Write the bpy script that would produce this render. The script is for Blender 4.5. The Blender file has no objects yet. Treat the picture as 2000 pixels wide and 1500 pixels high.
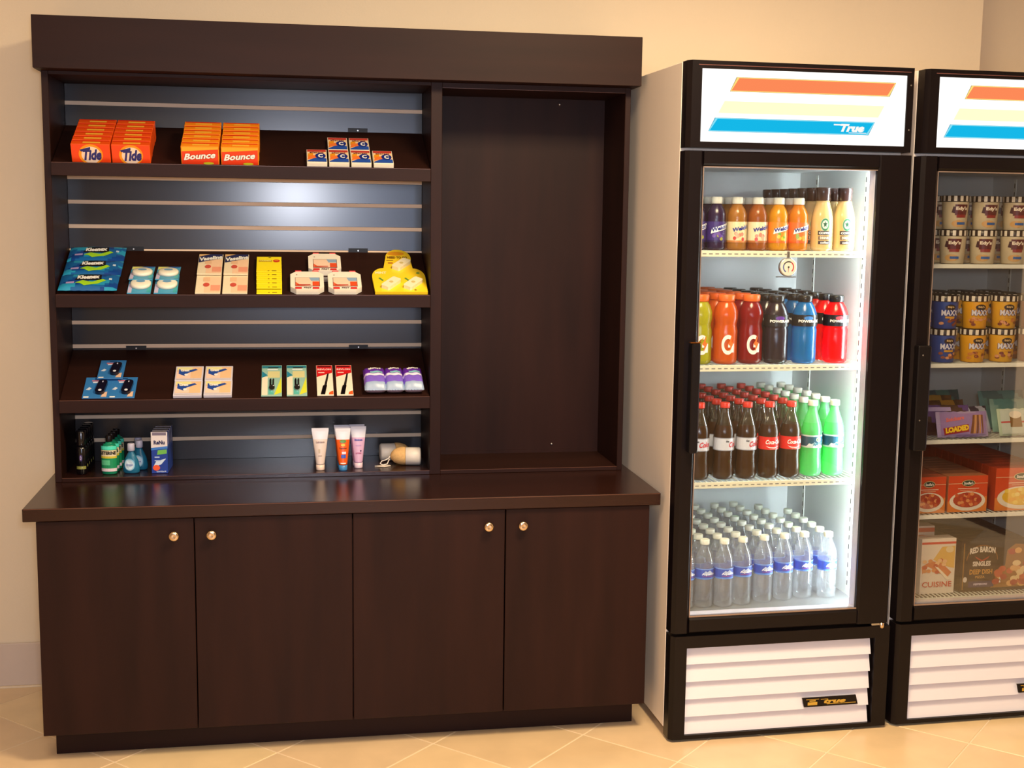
import bpy, math, random
from mathutils import Matrix, Vector
random.seed(7)
PI = math.pi
sc = bpy.context.scene
C = sc.collection
R = math.radians

def lin(c):
    return tuple(((v/255)/12.92 if v/255 <= 0.04045 else ((v/255+0.055)/1.055)**2.4) for v in c)

# ------------------------------------------------------------------ camera
cam = bpy.data.cameras.new('camera'); cam.sensor_width = 36; cam.lens = 2488.94*36/2000
cam.clip_start = 0.05; cam.clip_end = 60
camo = bpy.data.objects.new('camera', cam); C.objects.link(camo)
ax = Vector((0.98522329, -0.17080259, 0.01270965)); up = Vector((0.01012282, 0.13214533, 0.99117866)); fw = Vector((0.17097541, 0.97640365, -0.13192166))
m = Matrix((ax, up, -fw)).transposed().to_4x4(); m.translation = Vector((0.89223, -4.34508, 1.59690))
camo.matrix_world = m
sc.camera = camo

# ------------------------------------------------------------------ world, view
w = bpy.data.worlds.new('world'); sc.world = w; w.use_nodes = True
w.node_tree.nodes['Background'].inputs[0].default_value = (*lin((205, 215, 235)), 1)
w.node_tree.nodes['Background'].inputs[1].default_value = 0.5
sc.view_settings.view_transform = 'Standard'; sc.view_settings.look = 'None'
sc.view_settings.gamma = 1; sc.view_settings.use_curve_mapping = False
sc.view_settings.exposure = 0.15

# ------------------------------------------------------------------ room lights
def area(name, loc, rot, sx, sy, power, col):
    l = bpy.data.lights.new(name, 'AREA'); l.shape = 'RECTANGLE'; l.size = sx; l.size_y = sy
    l.energy = power; l.color = col
    o = bpy.data.objects.new(name, l); C.objects.link(o); o.location = loc; o.rotation_euler = rot
    return o
# warm ceiling fixtures in front of the furniture
area('ceiling_lamp_light', (1.9, -1.9, 2.70), (0, 0, 0), 0.6, 0.6, 84, (1.0, 0.78, 0.48))
area('ceiling_lamp_light', (0.3, -2.6, 2.70), (0, 0, 0), 0.6, 0.6, 26, (1.0, 0.82, 0.60))
# daylight through the window wall behind the photographer
area('window_light', (1.30, -6.75, 1.62), (R(90), 0, 0), 1.5, 1.5, 40, (0.58, 0.70, 1.0))
# camera flash just beside the lens
area('flash_light', (0.93, -4.36, 1.70), (R(83), 0, R(-9.9)), 0.16, 0.12, 28, (0.88, 0.91, 1.0))

# ------------------------------------------------------------------ materials
_mc = {}
def mat(name, rgb, rough=0.5, metal=0, coat=0, emit=0, noise=0.06, nscale=30, bump=0.0, bscale=200, stretch=(1, 1, 1), spec=0.5, trans=0, sheen=None):
    if name in _mc: return _mc[name]
    m = bpy.data.materials.new(name); m.use_nodes = True; nt = m.node_tree; b = nt.nodes['Principled BSDF']
    c = lin(rgb)
    b.inputs['Base Color'].default_value = (*c, 1); b.inputs['Roughness'].default_value = rough
    b.inputs['Metallic'].default_value = metal; b.inputs['Coat Weight'].default_value = coat
    b.inputs['Coat Roughness'].default_value = 0.08
    b.inputs['Specular IOR Level'].default_value = spec
    b.inputs['Transmission Weight'].default_value = trans
    if emit:
        b.inputs['Emission Color'].default_value = (*c, 1); b.inputs['Emission Strength'].default_value = emit
    if noise or bump:
        tc = nt.nodes.new('ShaderNodeTexCoord'); mp = nt.nodes.new('ShaderNodeMapping'); mp.inputs['Scale'].default_value = stretch
        nt.links.new(tc.outputs['Object'], mp.inputs['Vector'])
    if noise:
        n = nt.nodes.new('ShaderNodeTexNoise'); n.inputs['Scale'].default_value = nscale; n.inputs['Detail'].default_value = 5
        r = nt.nodes.new('ShaderNodeMix'); r.data_type = 'RGBA'
        nt.links.new(mp.outputs[0], n.inputs['Vector']); nt.links.new(n.outputs['Fac'], r.inputs['Factor'])
        r.inputs[6].default_value = (*[v*(1-noise*2) for v in c], 1); r.inputs[7].default_value = (*[min(1, v*(1+noise*2)) for v in c], 1)
        nt.links.new(r.outputs[2], b.inputs['Base Color'])
    if bump:
        n2 = nt.nodes.new('ShaderNodeTexNoise'); n2.inputs['Scale'].default_value = bscale; n2.inputs['Detail'].default_value = 3
        nt.links.new(mp.outputs[0], n2.inputs['Vector'])
        bp = nt.nodes.new('ShaderNodeBump'); bp.inputs['Strength'].default_value = bump; bp.inputs['Distance'].default_value = 0.002
        nt.links.new(n2.outputs['Fac'], bp.inputs['Height']); nt.links.new(bp.outputs[0], b.inputs['Normal'])
    _mc[name] = m; return m

def prt(rgb, rough=0.35):
    return mat('print_%02x%02x%02x' % tuple(rgb), rgb, rough=rough, noise=0.02, nscale=90)

def lit(rgb, s):
    k = 'lit_%02x%02x%02x_%d' % (*rgb, int(s*100))
    if k in _mc: return _mc[k]
    m = bpy.data.materials.new(k); m.use_nodes = True; nt = m.node_tree; nt.nodes.clear()
    e = nt.nodes.new('ShaderNodeEmission'); e.inputs[0].default_value = (*lin(rgb), 1); e.inputs[1].default_value = s
    o = nt.nodes.new('ShaderNodeOutputMaterial'); nt.links.new(e.outputs[0], o.inputs[0]); _mc[k] = m; return m

def clear(name, tint, gloss=0.05, rough=0.03, mixb=0.16, body=0.0, bodycol=(255, 255, 255)):
    """thin clear plastic / glass: tinted see-through, sharper gloss at grazing angles, a little body haze"""
    if name in _mc: return _mc[name]
    m = bpy.data.materials.new(name); m.use_nodes = True; nt = m.node_tree; nt.nodes.clear(); N = nt.nodes.new; L = nt.links.new
    t = N('ShaderNodeBsdfTransparent'); t.inputs[0].default_value = (*lin(tint), 1)
    g = N('ShaderNodeBsdfGlossy'); g.inputs['Roughness'].default_value = rough
    lw = N('ShaderNodeLayerWeight'); lw.inputs['Blend'].default_value = mixb
    ma = N('ShaderNodeMath'); ma.operation = 'MULTIPLY_ADD'; ma.inputs[1].default_value = 0.7; ma.inputs[2].default_value = gloss; ma.use_clamp = True
    L(lw.outputs['Facing'], ma.inputs[0])
    mx = N('ShaderNodeMixShader'); L(ma.outputs[0], mx.inputs[0])
    if body:
        d = N('ShaderNodeBsdfTranslucent'); d.inputs[0].default_value = (*lin(bodycol), 1)
        d2 = N('ShaderNodeBsdfDiffuse'); d2.inputs[0].default_value = (*lin(bodycol), 1)
        a = N('ShaderNodeMixShader'); L(d.outputs[0], a.inputs[1]); L(d2.outputs[0], a.inputs[2])
        bb = N('ShaderNodeMixShader'); bb.inputs[0].default_value = body
        L(t.outputs[0], bb.inputs[1]); L(a.outputs[0], bb.inputs[2]); L(bb.outputs[0], mx.inputs[1])
    else: L(t.outputs[0], mx.inputs[1])
    L(g.outputs[0], mx.inputs[2])
    o = N('ShaderNodeOutputMaterial'); L(mx.outputs[0], o.inputs[0]); _mc[name] = m; return m

def drink(name, rgb, through=0.45, rough=0.12):
    """coloured drink in a clear bottle: glossy skin over a body that lets light through"""
    if name in _mc: return _mc[name]
    m = bpy.data.materials.new(name); m.use_nodes = True; nt = m.node_tree; N = nt.nodes.new; L = nt.links.new
    b = nt.nodes['Principled BSDF']; b.inputs['Base Color'].default_value = (*lin(rgb), 1); b.inputs['Roughness'].default_value = rough
    b.inputs['Coat Weight'].default_value = 0.3; b.inputs['Coat Roughness'].default_value = 0.05
    n = N('ShaderNodeTexNoise'); n.inputs['Scale'].default_value = 60
    t = N('ShaderNodeBsdfTranslucent'); t.inputs[0].default_value = (*lin(rgb), 1)
    mx = N('ShaderNodeMixShader'); mx.inputs[0].default_value = through
    bp = N('ShaderNodeBump'); bp.inputs['Strength'].default_value = 0.15; bp.inputs['Distance'].default_value = 0.002
    L(n.outputs['Fac'], bp.inputs['Height']); L(bp.outputs[0], b.inputs['Normal'])
    L(b.outputs[0], mx.inputs[1]); L(t.outputs[0], mx.inputs[2]); L(mx.outputs[0], nt.nodes['Material Output'].inputs[0])
    _mc[name] = m; return m

M_wall = mat('wall_paint', (226, 208, 180), 0.75, noise=0.02, nscale=3, bump=0.25, bscale=150)
M_ceil = mat('ceiling_paint', (235, 228, 214), 0.8, noise=0.02, nscale=5)
M_base = mat('baseboard_tile', (204, 186, 172), 0.45, noise=0.03, nscale=8)
M_grout = mat('grout', (228, 208, 178), 0.8, noise=0.04, nscale=60)
M_wood = mat('espresso_laminate', (38, 18, 13), 0.48, noise=0.3, nscale=14, stretch=(1, 1, 0.12), bump=0.06, bscale=60, spec=0.16)
M_woodh = mat('espresso_laminate_horizontal', (39, 19, 14), 0.5, noise=0.2, nscale=14, stretch=(0.12, 1, 1), spec=0.16)
M_top = mat('countertop_laminate', (40, 19, 14), 0.24, noise=0.15, nscale=14, stretch=(0.1, 1, 1), spec=0.4)
M_slat = mat('slatwall_laminate', (24, 17, 20), 0.5, noise=0.08, nscale=10, stretch=(0.1, 1, 1), coat=0.9, bump=0.03, bscale=300, spec=0.2)
M_slat.node_tree.nodes['Principled BSDF'].inputs['Coat Roughness'].default_value = 0.2
M_edge = mat('lit_edge_band', (96, 58, 42), 0.35, noise=0.1, nscale=30)  # lighter band paints the lit line along front edges
M_groove = mat('groove_insert', (226, 196, 166), 0.5, noise=0.05, nscale=40, stretch=(0.2, 1, 1))
M_knob = mat('brushed_brass_nickel', (214, 190, 160), 0.22, metal=1, noise=0.05)
M_metal = mat('bare_steel', (190, 188, 186), 0.3, metal=1, noise=0.05)
M_black = mat('black_enamel', (15, 9, 11), 0.32, noise=0.08, nscale=20, spec=0.25)
M_blackm = mat('black_vinyl', (13, 9, 11), 0.42, noise=0.1, nscale=20, spec=0.25)
M_white = mat('white_enamel', (240, 226, 214), 0.32, noise=0.015, nscale=6)
M_louver = mat('white_louver_paint', (228, 224, 232), 0.35, noise=0.015, nscale=6)
M_liner = mat('white_aluminium_liner', (214, 216, 214), 0.3, noise=0.02, nscale=6)
M_wire = mat('white_coated_wire', (230, 232, 222), 0.35, noise=0.02)
M_rail = mat('cream_price_rail', (222, 216, 190), 0.4, noise=0.02)
M_cap_w = mat('white_cap_plastic', (234, 232, 214), 0.35, noise=0.01)
M_pet = clear('clear_pet', (250, 251, 253), 0.05, 0.08, 0.12, body=0.2, bodycol=(236, 240, 244))
M_glass = clear('door_glass', (250, 252, 252), 0.035, 0.01, 0.06)
M_glass2 = clear('coated_door_glass', (248, 248, 246), 0.12, 0.02, 0.06)

# ------------------------------------------------------------------ mesh helpers
class MB:
    def __init__(s): s.v = []; s.f = []; s.m = []; s.mats = []; s.sm = []
    def mi(s, mt):
        if mt not in s.mats: s.mats.append(mt)
        return s.mats.index(mt)
    def face(s, vs, mt, sm=False):
        b = len(s.v); s.v += [tuple(p) for p in vs]; s.f.append(tuple(range(b, b+len(vs)))); s.m.append(s.mi(mt)); s.sm.append(sm)
    def box(s, a, b, mt, bev=0.0):
        x0, y0, z0 = a; x1, y1, z1 = b; i = s.mi(mt)
        if bev:
            d = bev; n = len(s.v)
            for z, q in ((z0, d), (z0+d, 0), (z1-d, 0), (z1, d)):
                xa, xb, ya, yb = x0+q, x1-q, y0+q, y1-q
                if q: s.v += [(xa, ya, z), (xb, ya, z), (xb, ya, z), (xb, yb, z), (xb, yb, z), (xa, yb, z), (xa, yb, z), (xa, ya, z)]
                else: s.v += [(xa+d, ya, z), (xb-d, ya, z), (xb, ya+d, z), (xb, yb-d, z), (xb-d, yb, z), (xa+d, yb, z), (xa, yb-d, z), (xa, ya+d, z)]
            # merge corner style: rings of eight
            s.f.append((n, n+6, n+4, n+2)); s.m.append(i); s.sm.append(False)
            for k in range(3):
                for j in range(8):
                    a_ = n+k*8+j; b_ = n+k*8+(j+1) % 8
                    s.f.append((a_, b_, b_+8, a_+8)); s.m.append(i); s.sm.append(False)
            t = n+24
            s.f.append((t, t+2, t+4, t+6)); s.m.append(i); s.sm.append(False)
            return
        n = len(s.v)
        s.v += [(x0, y0, z0), (x1, y0, z0), (x1, y1, z0), (x0, y1, z0), (x0, y0, z1), (x1, y0, z1), (x1, y1, z1), (x0, y1, z1)]
        for f in ((0, 3, 2, 1), (4, 5, 6, 7), (0, 1, 5, 4), (1, 2, 6, 5), (2, 3, 7, 6), (3, 0, 4, 7)):
            s.f.append(tuple(n+q for q in f)); s.m.append(i); s.sm.append(False)
    def prism(s, poly, z0, z1, mt, axis='z'):
        """poly in (a,b); extruded z0..z1 along axis"""
        def P(a, b, c): return {'z': (a, b, c), 'x': (c, a, b), 'y': (a, c, b)}[axis]
        n = len(s.v); k = len(poly); i = s.mi(mt)
        s.v += [P(a, b, z0) for a, b in poly]+[P(a, b, z1) for a, b in poly]
        s.f.append(tuple(n+q for q in reversed(range(k)))); s.f.append(tuple(n+k+q for q in range(k)))
        s.m += [i, i]; s.sm += [False, False]
        for q in range(k):
            r = (q+1) % k; s.f.append((n+q, n+r, n+k+r, n+k+q)); s.m.append(i); s.sm.append(False)
    def lathe(s, prof, seg=24, c=(0, 0, 0), axis='z', sx=1, sy=1):
        """prof: (r, z, material) from bottom to top; material applies to the band above the ring"""
        n = len(s.v); cx, cy, cz = c
        for r, z, mt in prof:
            for j in range(seg):
                a = 2*PI*j/seg; p = (r*math.cos(a)*sx, r*math.sin(a)*sy)
                s.v.append((cx+p[0], cy+p[1], cz+z) if axis == 'z' else ((cx+p[0], cy+z, cz+p[1]) if axis == 'y' else (cx+z, cy+p[0], cz+p[1])))
        for k in range(len(prof)-1):
            i = s.mi(prof[k][2])
            for j in range(seg):
                a = n+k*seg+j; b = n+k*seg+(j+1) % seg
                s.f.append((a, b, b+seg, a+seg)); s.m.append(i); s.sm.append(True)
        s.f.append(tuple(n+seg-1-j for j in range(seg))); s.m.append(s.mi(prof[0][2])); s.sm.append(False)
        t = n+(len(prof)-1)*seg
        s.f.append(tuple(t+j for j in range(seg))); s.m.append(s.mi(prof[-2][2])); s.sm.append(False)
    def tube(s, pts, r, mt, seg=6):
        pts = [Vector(p) for p in pts]; n0 = len(s.v); i = s.mi(mt)
        for k, p in enumerate(pts):
            d = (pts[min(k+1, len(pts)-1)]-pts[max(k-1, 0)]).normalized()
            a = d.orthogonal().normalized() if k == 0 else (a-d*a.dot(d)).normalized(); b = d.cross(a)
            for j in range(seg):
                t = 2*PI*j/seg; s.v.append(tuple(p+a*math.cos(t)*r+b*math.sin(t)*r))
        for k in range(len(pts)-1):
            for j in range(seg):
                a_ = n0+k*seg+j; b_ = n0+k*seg+(j+1) % seg
                s.f.append((a_, b_, b_+seg, a_+seg)); s.m.append(i); s.sm.append(True)
        s.f.append(tuple(n0+seg-1-j for j in range(seg))); s.f.append(tuple(n0+(len(pts)-1)*seg+j for j in range(seg))); s.m += [i, i]; s.sm += [False]*2
    def grid(s, fn, nu, nv, mtfn, sm=True):
        n = len(s.v)
        for j in range(nv+1):
            for i in range(nu+1): s.v.append(tuple(fn(i/nu, j/nv)))
        for j in range(nv):
            for i in range(nu):
                a = n+j*(nu+1)+i; mt = mtfn((i+.5)/nu, (j+.5)/nv) if callable(mtfn) else mtfn
                s.f.append((a, a+1, a+nu+2, a+nu+1)); s.m.append(s.mi(mt)); s.sm.append(sm)
    def mesh(s, name):
        me = bpy.data.meshes.new(name); me.from_pydata(s.v, [], s.f)
        for mt in s.mats: me.materials.append(mt)
        me.polygons.foreach_set('material_index', s.m); me.polygons.foreach_set('use_smooth', s.sm); me.update()
        return me

def obj(name, mb, parent=None, loc=None, kind=None, label=None):
    me = mb.mesh(name) if isinstance(mb, MB) else mb
    o = bpy.data.objects.new(name, me); C.objects.link(o)
    if parent: o.parent = parent
    if loc: o.location = loc
    if kind: o['kind'] = kind
    if label: o['label'] = label
    return o
def thing(name, label, cat, loc=(0, 0, 0), rot=(0, 0, 0), group=None):
    o = bpy.data.objects.new(name, None); C.objects.link(o); o.location = loc; o.rotation_euler = rot; o.empty_display_size = .02
    o['label'] = label; o['category'] = cat
    if group: o['group'] = group
    return o
def dup(root, loc, label, rot=None, group=None):
    r = root.copy(); C.objects.link(r); r.location = loc; r['label'] = label
    if rot is not None: r.rotation_euler = rot
    if group: r['group'] = group
    for ch in list(root.children):
        c = ch.copy(); C.objects.link(c); c.parent = r
        for g in list(ch.children):
            d = g.copy(); C.objects.link(d); d.parent = c
    return r

# ------------------------------------------------------------------ flat print: text and shapes
_tc = {}
def text_geo(s, bold):
    k = (s, bold)
    if k in _tc: return _tc[k]
    cu = bpy.data.curves.new('t', 'FONT'); cu.body = s; cu.resolution_u = 2; cu.offset = bold; cu.dimensions = '2D'; cu.fill_mode = 'FRONT'
    o = bpy.data.objects.new('t', cu); C.objects.link(o)
    dg = bpy.context.evaluated_depsgraph_get(); me = bpy.data.meshes.new_from_object(o.evaluated_get(dg))
    vs = [(v.co.x, v.co.y) for v in me.vertices]; fs = [tuple(p.vertices) for p in me.polygons]
    bpy.data.objects.remove(o); bpy.data.curves.remove(cu); bpy.data.meshes.remove(me)
    xs = [v[0] for v in vs]; ys = [v[1] for v in vs]; x0, x1, y0, y1 = min(xs), max(xs), min(ys), max(ys)
    vs = [((x-x0)/(x1-x0), (y-y0)/(y1-y0)) for x, y in vs]
    _tc[k] = (vs, fs); return _tc[k]

class Print:
    """collects shapes in label space (0..1, 0..1), mapped to a surface when built"""
    def __init__(s): s.items = []
    def poly(s, pts, c, L=1): s.items.append((pts, [tuple(range(len(pts)))], c, L)); return s
    def rect(s, u0, v0, u1, v1, c, L=1, n=1):
        for i in range(n):
            a = u0+(u1-u0)*i/n; b = u0+(u1-u0)*(i+1)/n
            s.poly([(a, v0), (b, v0), (b, v1), (a, v1)], c, L)
        return s
    def ell(s, cu, cv, ru, rv, c, L=1, n=20, a0=0, a1=360):
        pts = [(cu+ru*math.cos(R(a0+(a1-a0)*i/n)), cv+rv*math.sin(R(a0+(a1-a0)*i/n))) for i in range(n if a1-a0 == 360 else n+1)]
        return s.poly(pts, c, L)
    def ring(s, cu, cv, ru, rv, t, c, L=1, n=24, a0=0, a1=360):
        for i in range(n):
            a, b = R(a0+(a1-a0)*i/n), R(a0+(a1-a0)*(i+1)/n)
            s.poly([(cu+ru*math.cos(a), cv+rv*math.sin(a)), (cu+ru*math.cos(b), cv+rv*math.sin(b)), (cu+ru*t*math.cos(b), cv+rv*t*math.sin(b)), (cu+ru*t*math.cos(a), cv+rv*t*math.sin(a))], c, L)
        return s
    def text(s, t, u0, v0, u1, v1, c, L=3, bold=0.0, shear=0.0, rise=0.0, arch=0.0):
        vs, fs = text_geo(t, bold)
        pts = [(u0+(u1-u0)*x+shear*y*(u1-u0), v0+(v1-v0)*y+rise*x+arch*4*x*(1-x)) for x, y in vs]
        s.items.append((pts, fs, c, L)); return s
    def build(s, fn, matfn=prt):
        mb = MB(); du = getattr(fn, 'du', 0) ; dv = getattr(fn, 'dv', 0)
        def cut(pg, ax_, k, lo):      # keep the side of a convex polygon above (lo) or below k
            out = []
            for a, b in zip(pg, pg[1:]+pg[:1]):
                ia = (a[ax_] >= k) if lo else (a[ax_] <= k); ib = (b[ax_] >= k) if lo else (b[ax_] <= k)
                if ia: out.append(a)
                if ia != ib:
                    t = (k-a[ax_])/(b[ax_]-a[ax_]); out.append((a[0]+(b[0]-a[0])*t, a[1]+(b[1]-a[1])*t))
            return out
        def strips(pgs, ax_, d):
            res = []
            for pg in pgs:
                lo_ = min(p[ax_] for p in pg); hi_ = max(p[ax_] for p in pg)
                if hi_-lo_ <= d*1.01: res.append(pg); continue
                for k in range(math.floor(lo_/d), math.ceil(hi_/d)):
                    g = cut(cut(pg, ax_, k*d, True), ax_, (k+1)*d, False)
                    if len(g) > 2: res.append(g)
            return res
        for pts, fs, c, L in s.items:
            if du:
                i = mb.mi(matfn(c) if isinstance(c, tuple) else c)
                for f in fs:
                    pgs = strips([[pts[q] for q in f]], 0, du)
                    if dv: pgs = strips(pgs, 1, dv)
                    for g in pgs:
                        n = len(mb.v); mb.v += [tuple(fn(u, v, L)) for u, v in g]; mb.f.append(tuple(range(n, n+len(g)))); mb.m.append(i); mb.sm.append(False)
                continue
            n = len(mb.v); mb.v += [tuple(fn(u, v, L)) for u, v in pts]; i = mb.mi(matfn(c) if isinstance(c, tuple) else c)
            for f in fs: mb.f.append(tuple(n+q for q in f)); mb.m.append(i); mb.sm.append(False)
        return mb
EPS = 0.00035
def on_top(w, l, z, x0=None, y0=0):
    x0 = -w/2 if x0 is None else x0
    return lambda u, v, L: (x0+u*w, y0+v*l, z+EPS*L)
def on_front(w, h, y, x0=None, z0=0):
    x0 = -w/2 if x0 is None else x0
    return lambda u, v, L: (x0+u*w, y-EPS*L, z0+v*h)
def on_cyl(r, z0, z1, span=160, c=-90, r2=None):
    r2 = r if r2 is None else r2
    def f(u, v, L):
        a = R(c+(u-.5)*span); rr = r+(r2-r)*v+EPS*L*.8+0.0004; return (rr*math.cos(a), rr*math.sin(a), z0+v*(z1-z0))
    f.du = 12/span
    return f

WHITE = (244, 242, 236); BLK = (22, 20, 24); RED = (206, 30, 34); NAVY = (28, 34, 110)

# ================================================================== SETTING
T2 = math.sqrt(2)
fl = MB(); fl.box((-2.8, -7.0, -0.03), (4.6, 0.6, -0.0015), M_grout)
floor = obj('floor', fl, kind='structure')
# diagonal ceramic tiles, each its own piece, grout joints between them
TS = 0.3295; gx, gy = 0.376+0.466, -0.667
tile_mats = []
for i, c in enumerate([(222, 192, 150), (214, 184, 144), (226, 198, 154), (218, 188, 150)]):
    tile_mats.append(mat('floor_tile_%d' % i, c, 0.33, noise=0.09, nscale=7, bump=0.05, bscale=40, coat=0.1))
tmesh = []
for mt in tile_mats:
    b = MB(); h = TS/2-0.0021
    b.box((-h, -h, -0.008), (h, h, 0.0), mt, bev=0.0012); tmesh.append(b.mesh('tile'))
for iu in range(-26, 27):
    for iv in range(-26, 27):
        cu, cv = (iu+.5)*TS, (iv+.5)*TS
        x = gx+(cu+cv)/T2; y = gy+(cu-cv)/T2
        if -1.3 < x < 4.3 and -3.1 < y < 0.16 and not (y < -1.6 and (x < -.6 or x > 3.9)):
            o = bpy.data.objects.new('tile', random.choice(tmesh)); C.objects.link(o); o.parent = floor
            o.location = (x, y, 0.0); o.rotation_euler = (0, 0, R(45))
            if y > -0.235:      # cut along the wall
                h = (TS/2-0.0024)*T2; e = -.019-y; b = MB(); k = h-abs(e)
                poly = [(-h, 0), (0, -h), (h, 0), (k, e), (-k, e)] if e > 0 else [(-k, e), (0, -h), (k, e)]
                b.prism(poly, -.008, 0, random.choice(tile_mats)); o.data = b.mesh('tile'); o.rotation_euler = (0, 0, 0)
        # beyond: left to one joined part
rest = MB(); i = 0
for iu in range(-32, 33):
    for iv in range(-32, 33):
        cu, cv = (iu+.5)*TS, (iv+.5)*TS
        x = gx+(cu+cv)/T2; y = gy+(cu-cv)/T2
        inside = -1.3 < x < 4.3 and -3.1 < y < 0.16 and not (y < -1.6 and (x < -.6 or x > 3.9))
        if not inside and -2.7 < x < 4.5 and -6.9 < y < -.02:
            h = (TS/2-0.0021)*T2; rest.face([(x-h, y, 0), (x, y-h, 0), (x+h, y, 0), (x, y+h, 0)], tile_mats[(iu*7+iv*3) % 4])
obj('far_tiles', rest, floor, kind='stuff')

def wallbox(name, a, b, mt=M_wall):
    q = MB(); q.box(a, b, mt); return obj(name, q, kind='structure')
wallbox('wall_back', (-2.8, 0.0, 0), (3.348, 0.12, 2.75))
wallbox('wall_back_recess', (3.348, 0.30, 0), (4.6, 0.42, 2.75))
wallbox('trim_1', (3.30, 0.12, 0), (3.348, 0.30, 2.75))
wallbox('wall_right', (4.25, -2.35, 0), (4.4, 0.30, 2.75))
wallbox('wall_right_hall', (4.25, -7.0, 0), (4.4, -4.6, 2.75))  # gap in the right wall shaped for the door-glass reflection
wallbox('wall_added_hall', (6.2, -7.0, 0), (6.35, 0.3, 2.75)); wallbox('wall_added_hall_end', (4.4, -7.12, 0), (6.35, -7.0, 2.75)); wallbox('wall_added_hall_side', (4.4, -2.35, 0), (6.2, -2.2, 2.75)); wallbox('floor_added_hall', (4.6, -7.0, -0.03), (6.35, -2.2, 0.0), mat('added_hall_carpet', (110, 84, 66), .9)); wallbox('ceiling_added_hall', (4.6, -7.0, 2.75), (6.35, -2.2, 2.85), M_ceil)  # unseen hall, added so the door glass mirrors a dim space
wallbox('wall_left', (-2.92, -7.0, 0), (-2.8, 0.12, 2.75))
wallbox('ceiling', (-2.92, -7.0, 2.75), (4.6, 0.42, 2.85), M_ceil)
q = MB()   # wall behind the photographer, with its window opening
q.box((-2.8, -7.0, 0), (0.50, -6.88, 2.75), M_wall); q.box((2.10, -7.0, 0), (4.4, -6.88, 2.75), M_wall)
q.box((0.50, -7.0, 0), (2.10, -6.88, 0.80), M_wall); q.box((0.50, -7.0, 2.45), (2.10, -6.88, 2.75), M_wall)
obj('wall_front', q, kind='structure')
q = MB()
for x in (0.50, 1.28, 2.06): q.box((x, -6.95, 0.80), (x+0.04, -6.9, 2.45), M_louver)
q.box((0.50, -6.95, 0.80), (2.10, -6.9, 0.84), M_louver); q.box((0.50, -6.95, 2.41), (2.10, -6.9, 2.45), M_louver)
win = obj('window_1', q, kind='structure')
q = MB(); q.box((0.54, -6.93, 0.84), (1.28, -6.925, 2.41), M_glass); obj('pane', q, win)
q = MB(); q.box((1.32, -6.93, 0.84), (2.06, -6.925, 2.41), M_glass); obj('pane', q, win)
q = MB(); q.box((-2.8, -0.011, 0.004), (0.178, 0.0, 0.152), M_base, bev=0.003); q.box((-2.8, -0.018, 0.0), (0.178, -0.001, 0.006), M_grout)
obj('baseboard_back', q, kind='structure')

# ================================================================== BASE CABINET
bc = thing('base_cabinet', 'dark espresso four-door base cabinet standing on the tile floor', 'cabinet', (1.075, -0.33, 0))
def rel(b, o=(1.075, -0.33, 0)):   # shift a mesh built in room coordinates under its Empty
    b.v = [(x-o[0], y-o[1], z-o[2]) for x, y, z in b.v]; return b
q = MB()
for a, b_ in (((.180, -.642, .0876), (.198, -.02, .723)), ((1.951, -.642, .0876), (1.969, -.02, .723)), ((1.058, -.64, .0876), (1.076, -.02, .723)),
              ((.198, -.64, .0876), (1.951, -.02, .104)), ((.198, -.03, .104), (1.951, -.02, .723)), ((.198, -.64, .70), (1.951, -.60, .7225))):
    q.box(a, b_, M_wood)
obj('carcass', rel(q), bc)
q = MB(); q.box((.200, -.585, 0), (1.952, -.566, .0874), M_woodh, bev=.001); q.box((.200, -.565, 0), (.218, -.05, .0874), M_woodh); q.box((1.934, -.565, 0), (1.952, -.05, .0874), M_woodh)
obj('toe_kick', rel(q), bc)
for x0, x1, kx in ((.180, .6125, .558), (.6155, 1.0655, .663), (1.0685, 1.521, 1.470), (1.5245, 1.969, 1.574)):
    q = MB(); q.box((x0, -.6622, .0880), (x1, -.6435, .7205), M_wood, bev=.0012)
    d = obj('door', rel(q), bc)
    q = MB(); zc = .672
    # turned knob: rosette, neck, domed head, all along -y
    q.lathe([(.0105, .6621+.0003, M_knob), (.0105, .6645, M_knob), (.006, .666, M_knob), (.0055, .672, M_knob), (.0135, .676, M_knob), (.0150, .680, M_knob), (.0135, .6845, M_knob), (.0085, .6868, M_knob), (.0045, .6860, M_knob), (.0002, .6860, M_knob)], 24, (0, 0, 0), 'y')
    q.v = [(x+kx, -y, z+zc) for x, y, z in q.v]
    obj('knob', rel(q), d)
q = MB(); q.box((.1464, -.6733, .7233), (2.0003, -.001, .7608), M_top, bev=.0018)
q.box((.150, -.6740, .7585), (1.997, -.6733, .7600), M_edge)
ct = obj('countertop', q); ct['label'] = 'dark glossy laminate countertop slab lying on the base cabinet'; ct['category'] = 'countertop'

# ================================================================== HUTCH
hu = thing('display_hutch', 'tall dark brown display hutch with slatwall shelves standing on the countertop', 'shelving unit', (1.075, -.16, .7612))
HO = (1.075, -.16, .7612)
def hp(name, q, par=None): return obj(name, rel(q, HO), par or hu)
Z0 = .7612
q = MB(); q.box((.1751, -.3174, Z0), (.1950, -.012, 2.001), M_wood, bev=.001); hp('side_panel', q)
q = MB(); q.box((1.9530, -.3174, Z0), (1.9710, -.012, 2.001), M_wood, bev=.001); hp('side_panel', q)
q = MB(); q.box((1.3310, -.3174, Z0), (1.3660, -.012, 2.001), M_wood, bev=.001); hp('divider', q)
q = MB(); q.box((.1643, -.3830, 2.0012), (1.9868, -.3640, 2.1511), M_woodh, bev=.001)
q.box((.1643, -.3640, 2.0012), (.1820, -.005, 2.1511), M_woodh); q.box((1.9690, -.3640, 2.0012), (1.9868, -.005, 2.1511), M_woodh)
q.box((.182, -.364, 2.0012), (1.969, -.005, 2.018), M_woodh)
hp('header', q)
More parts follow.
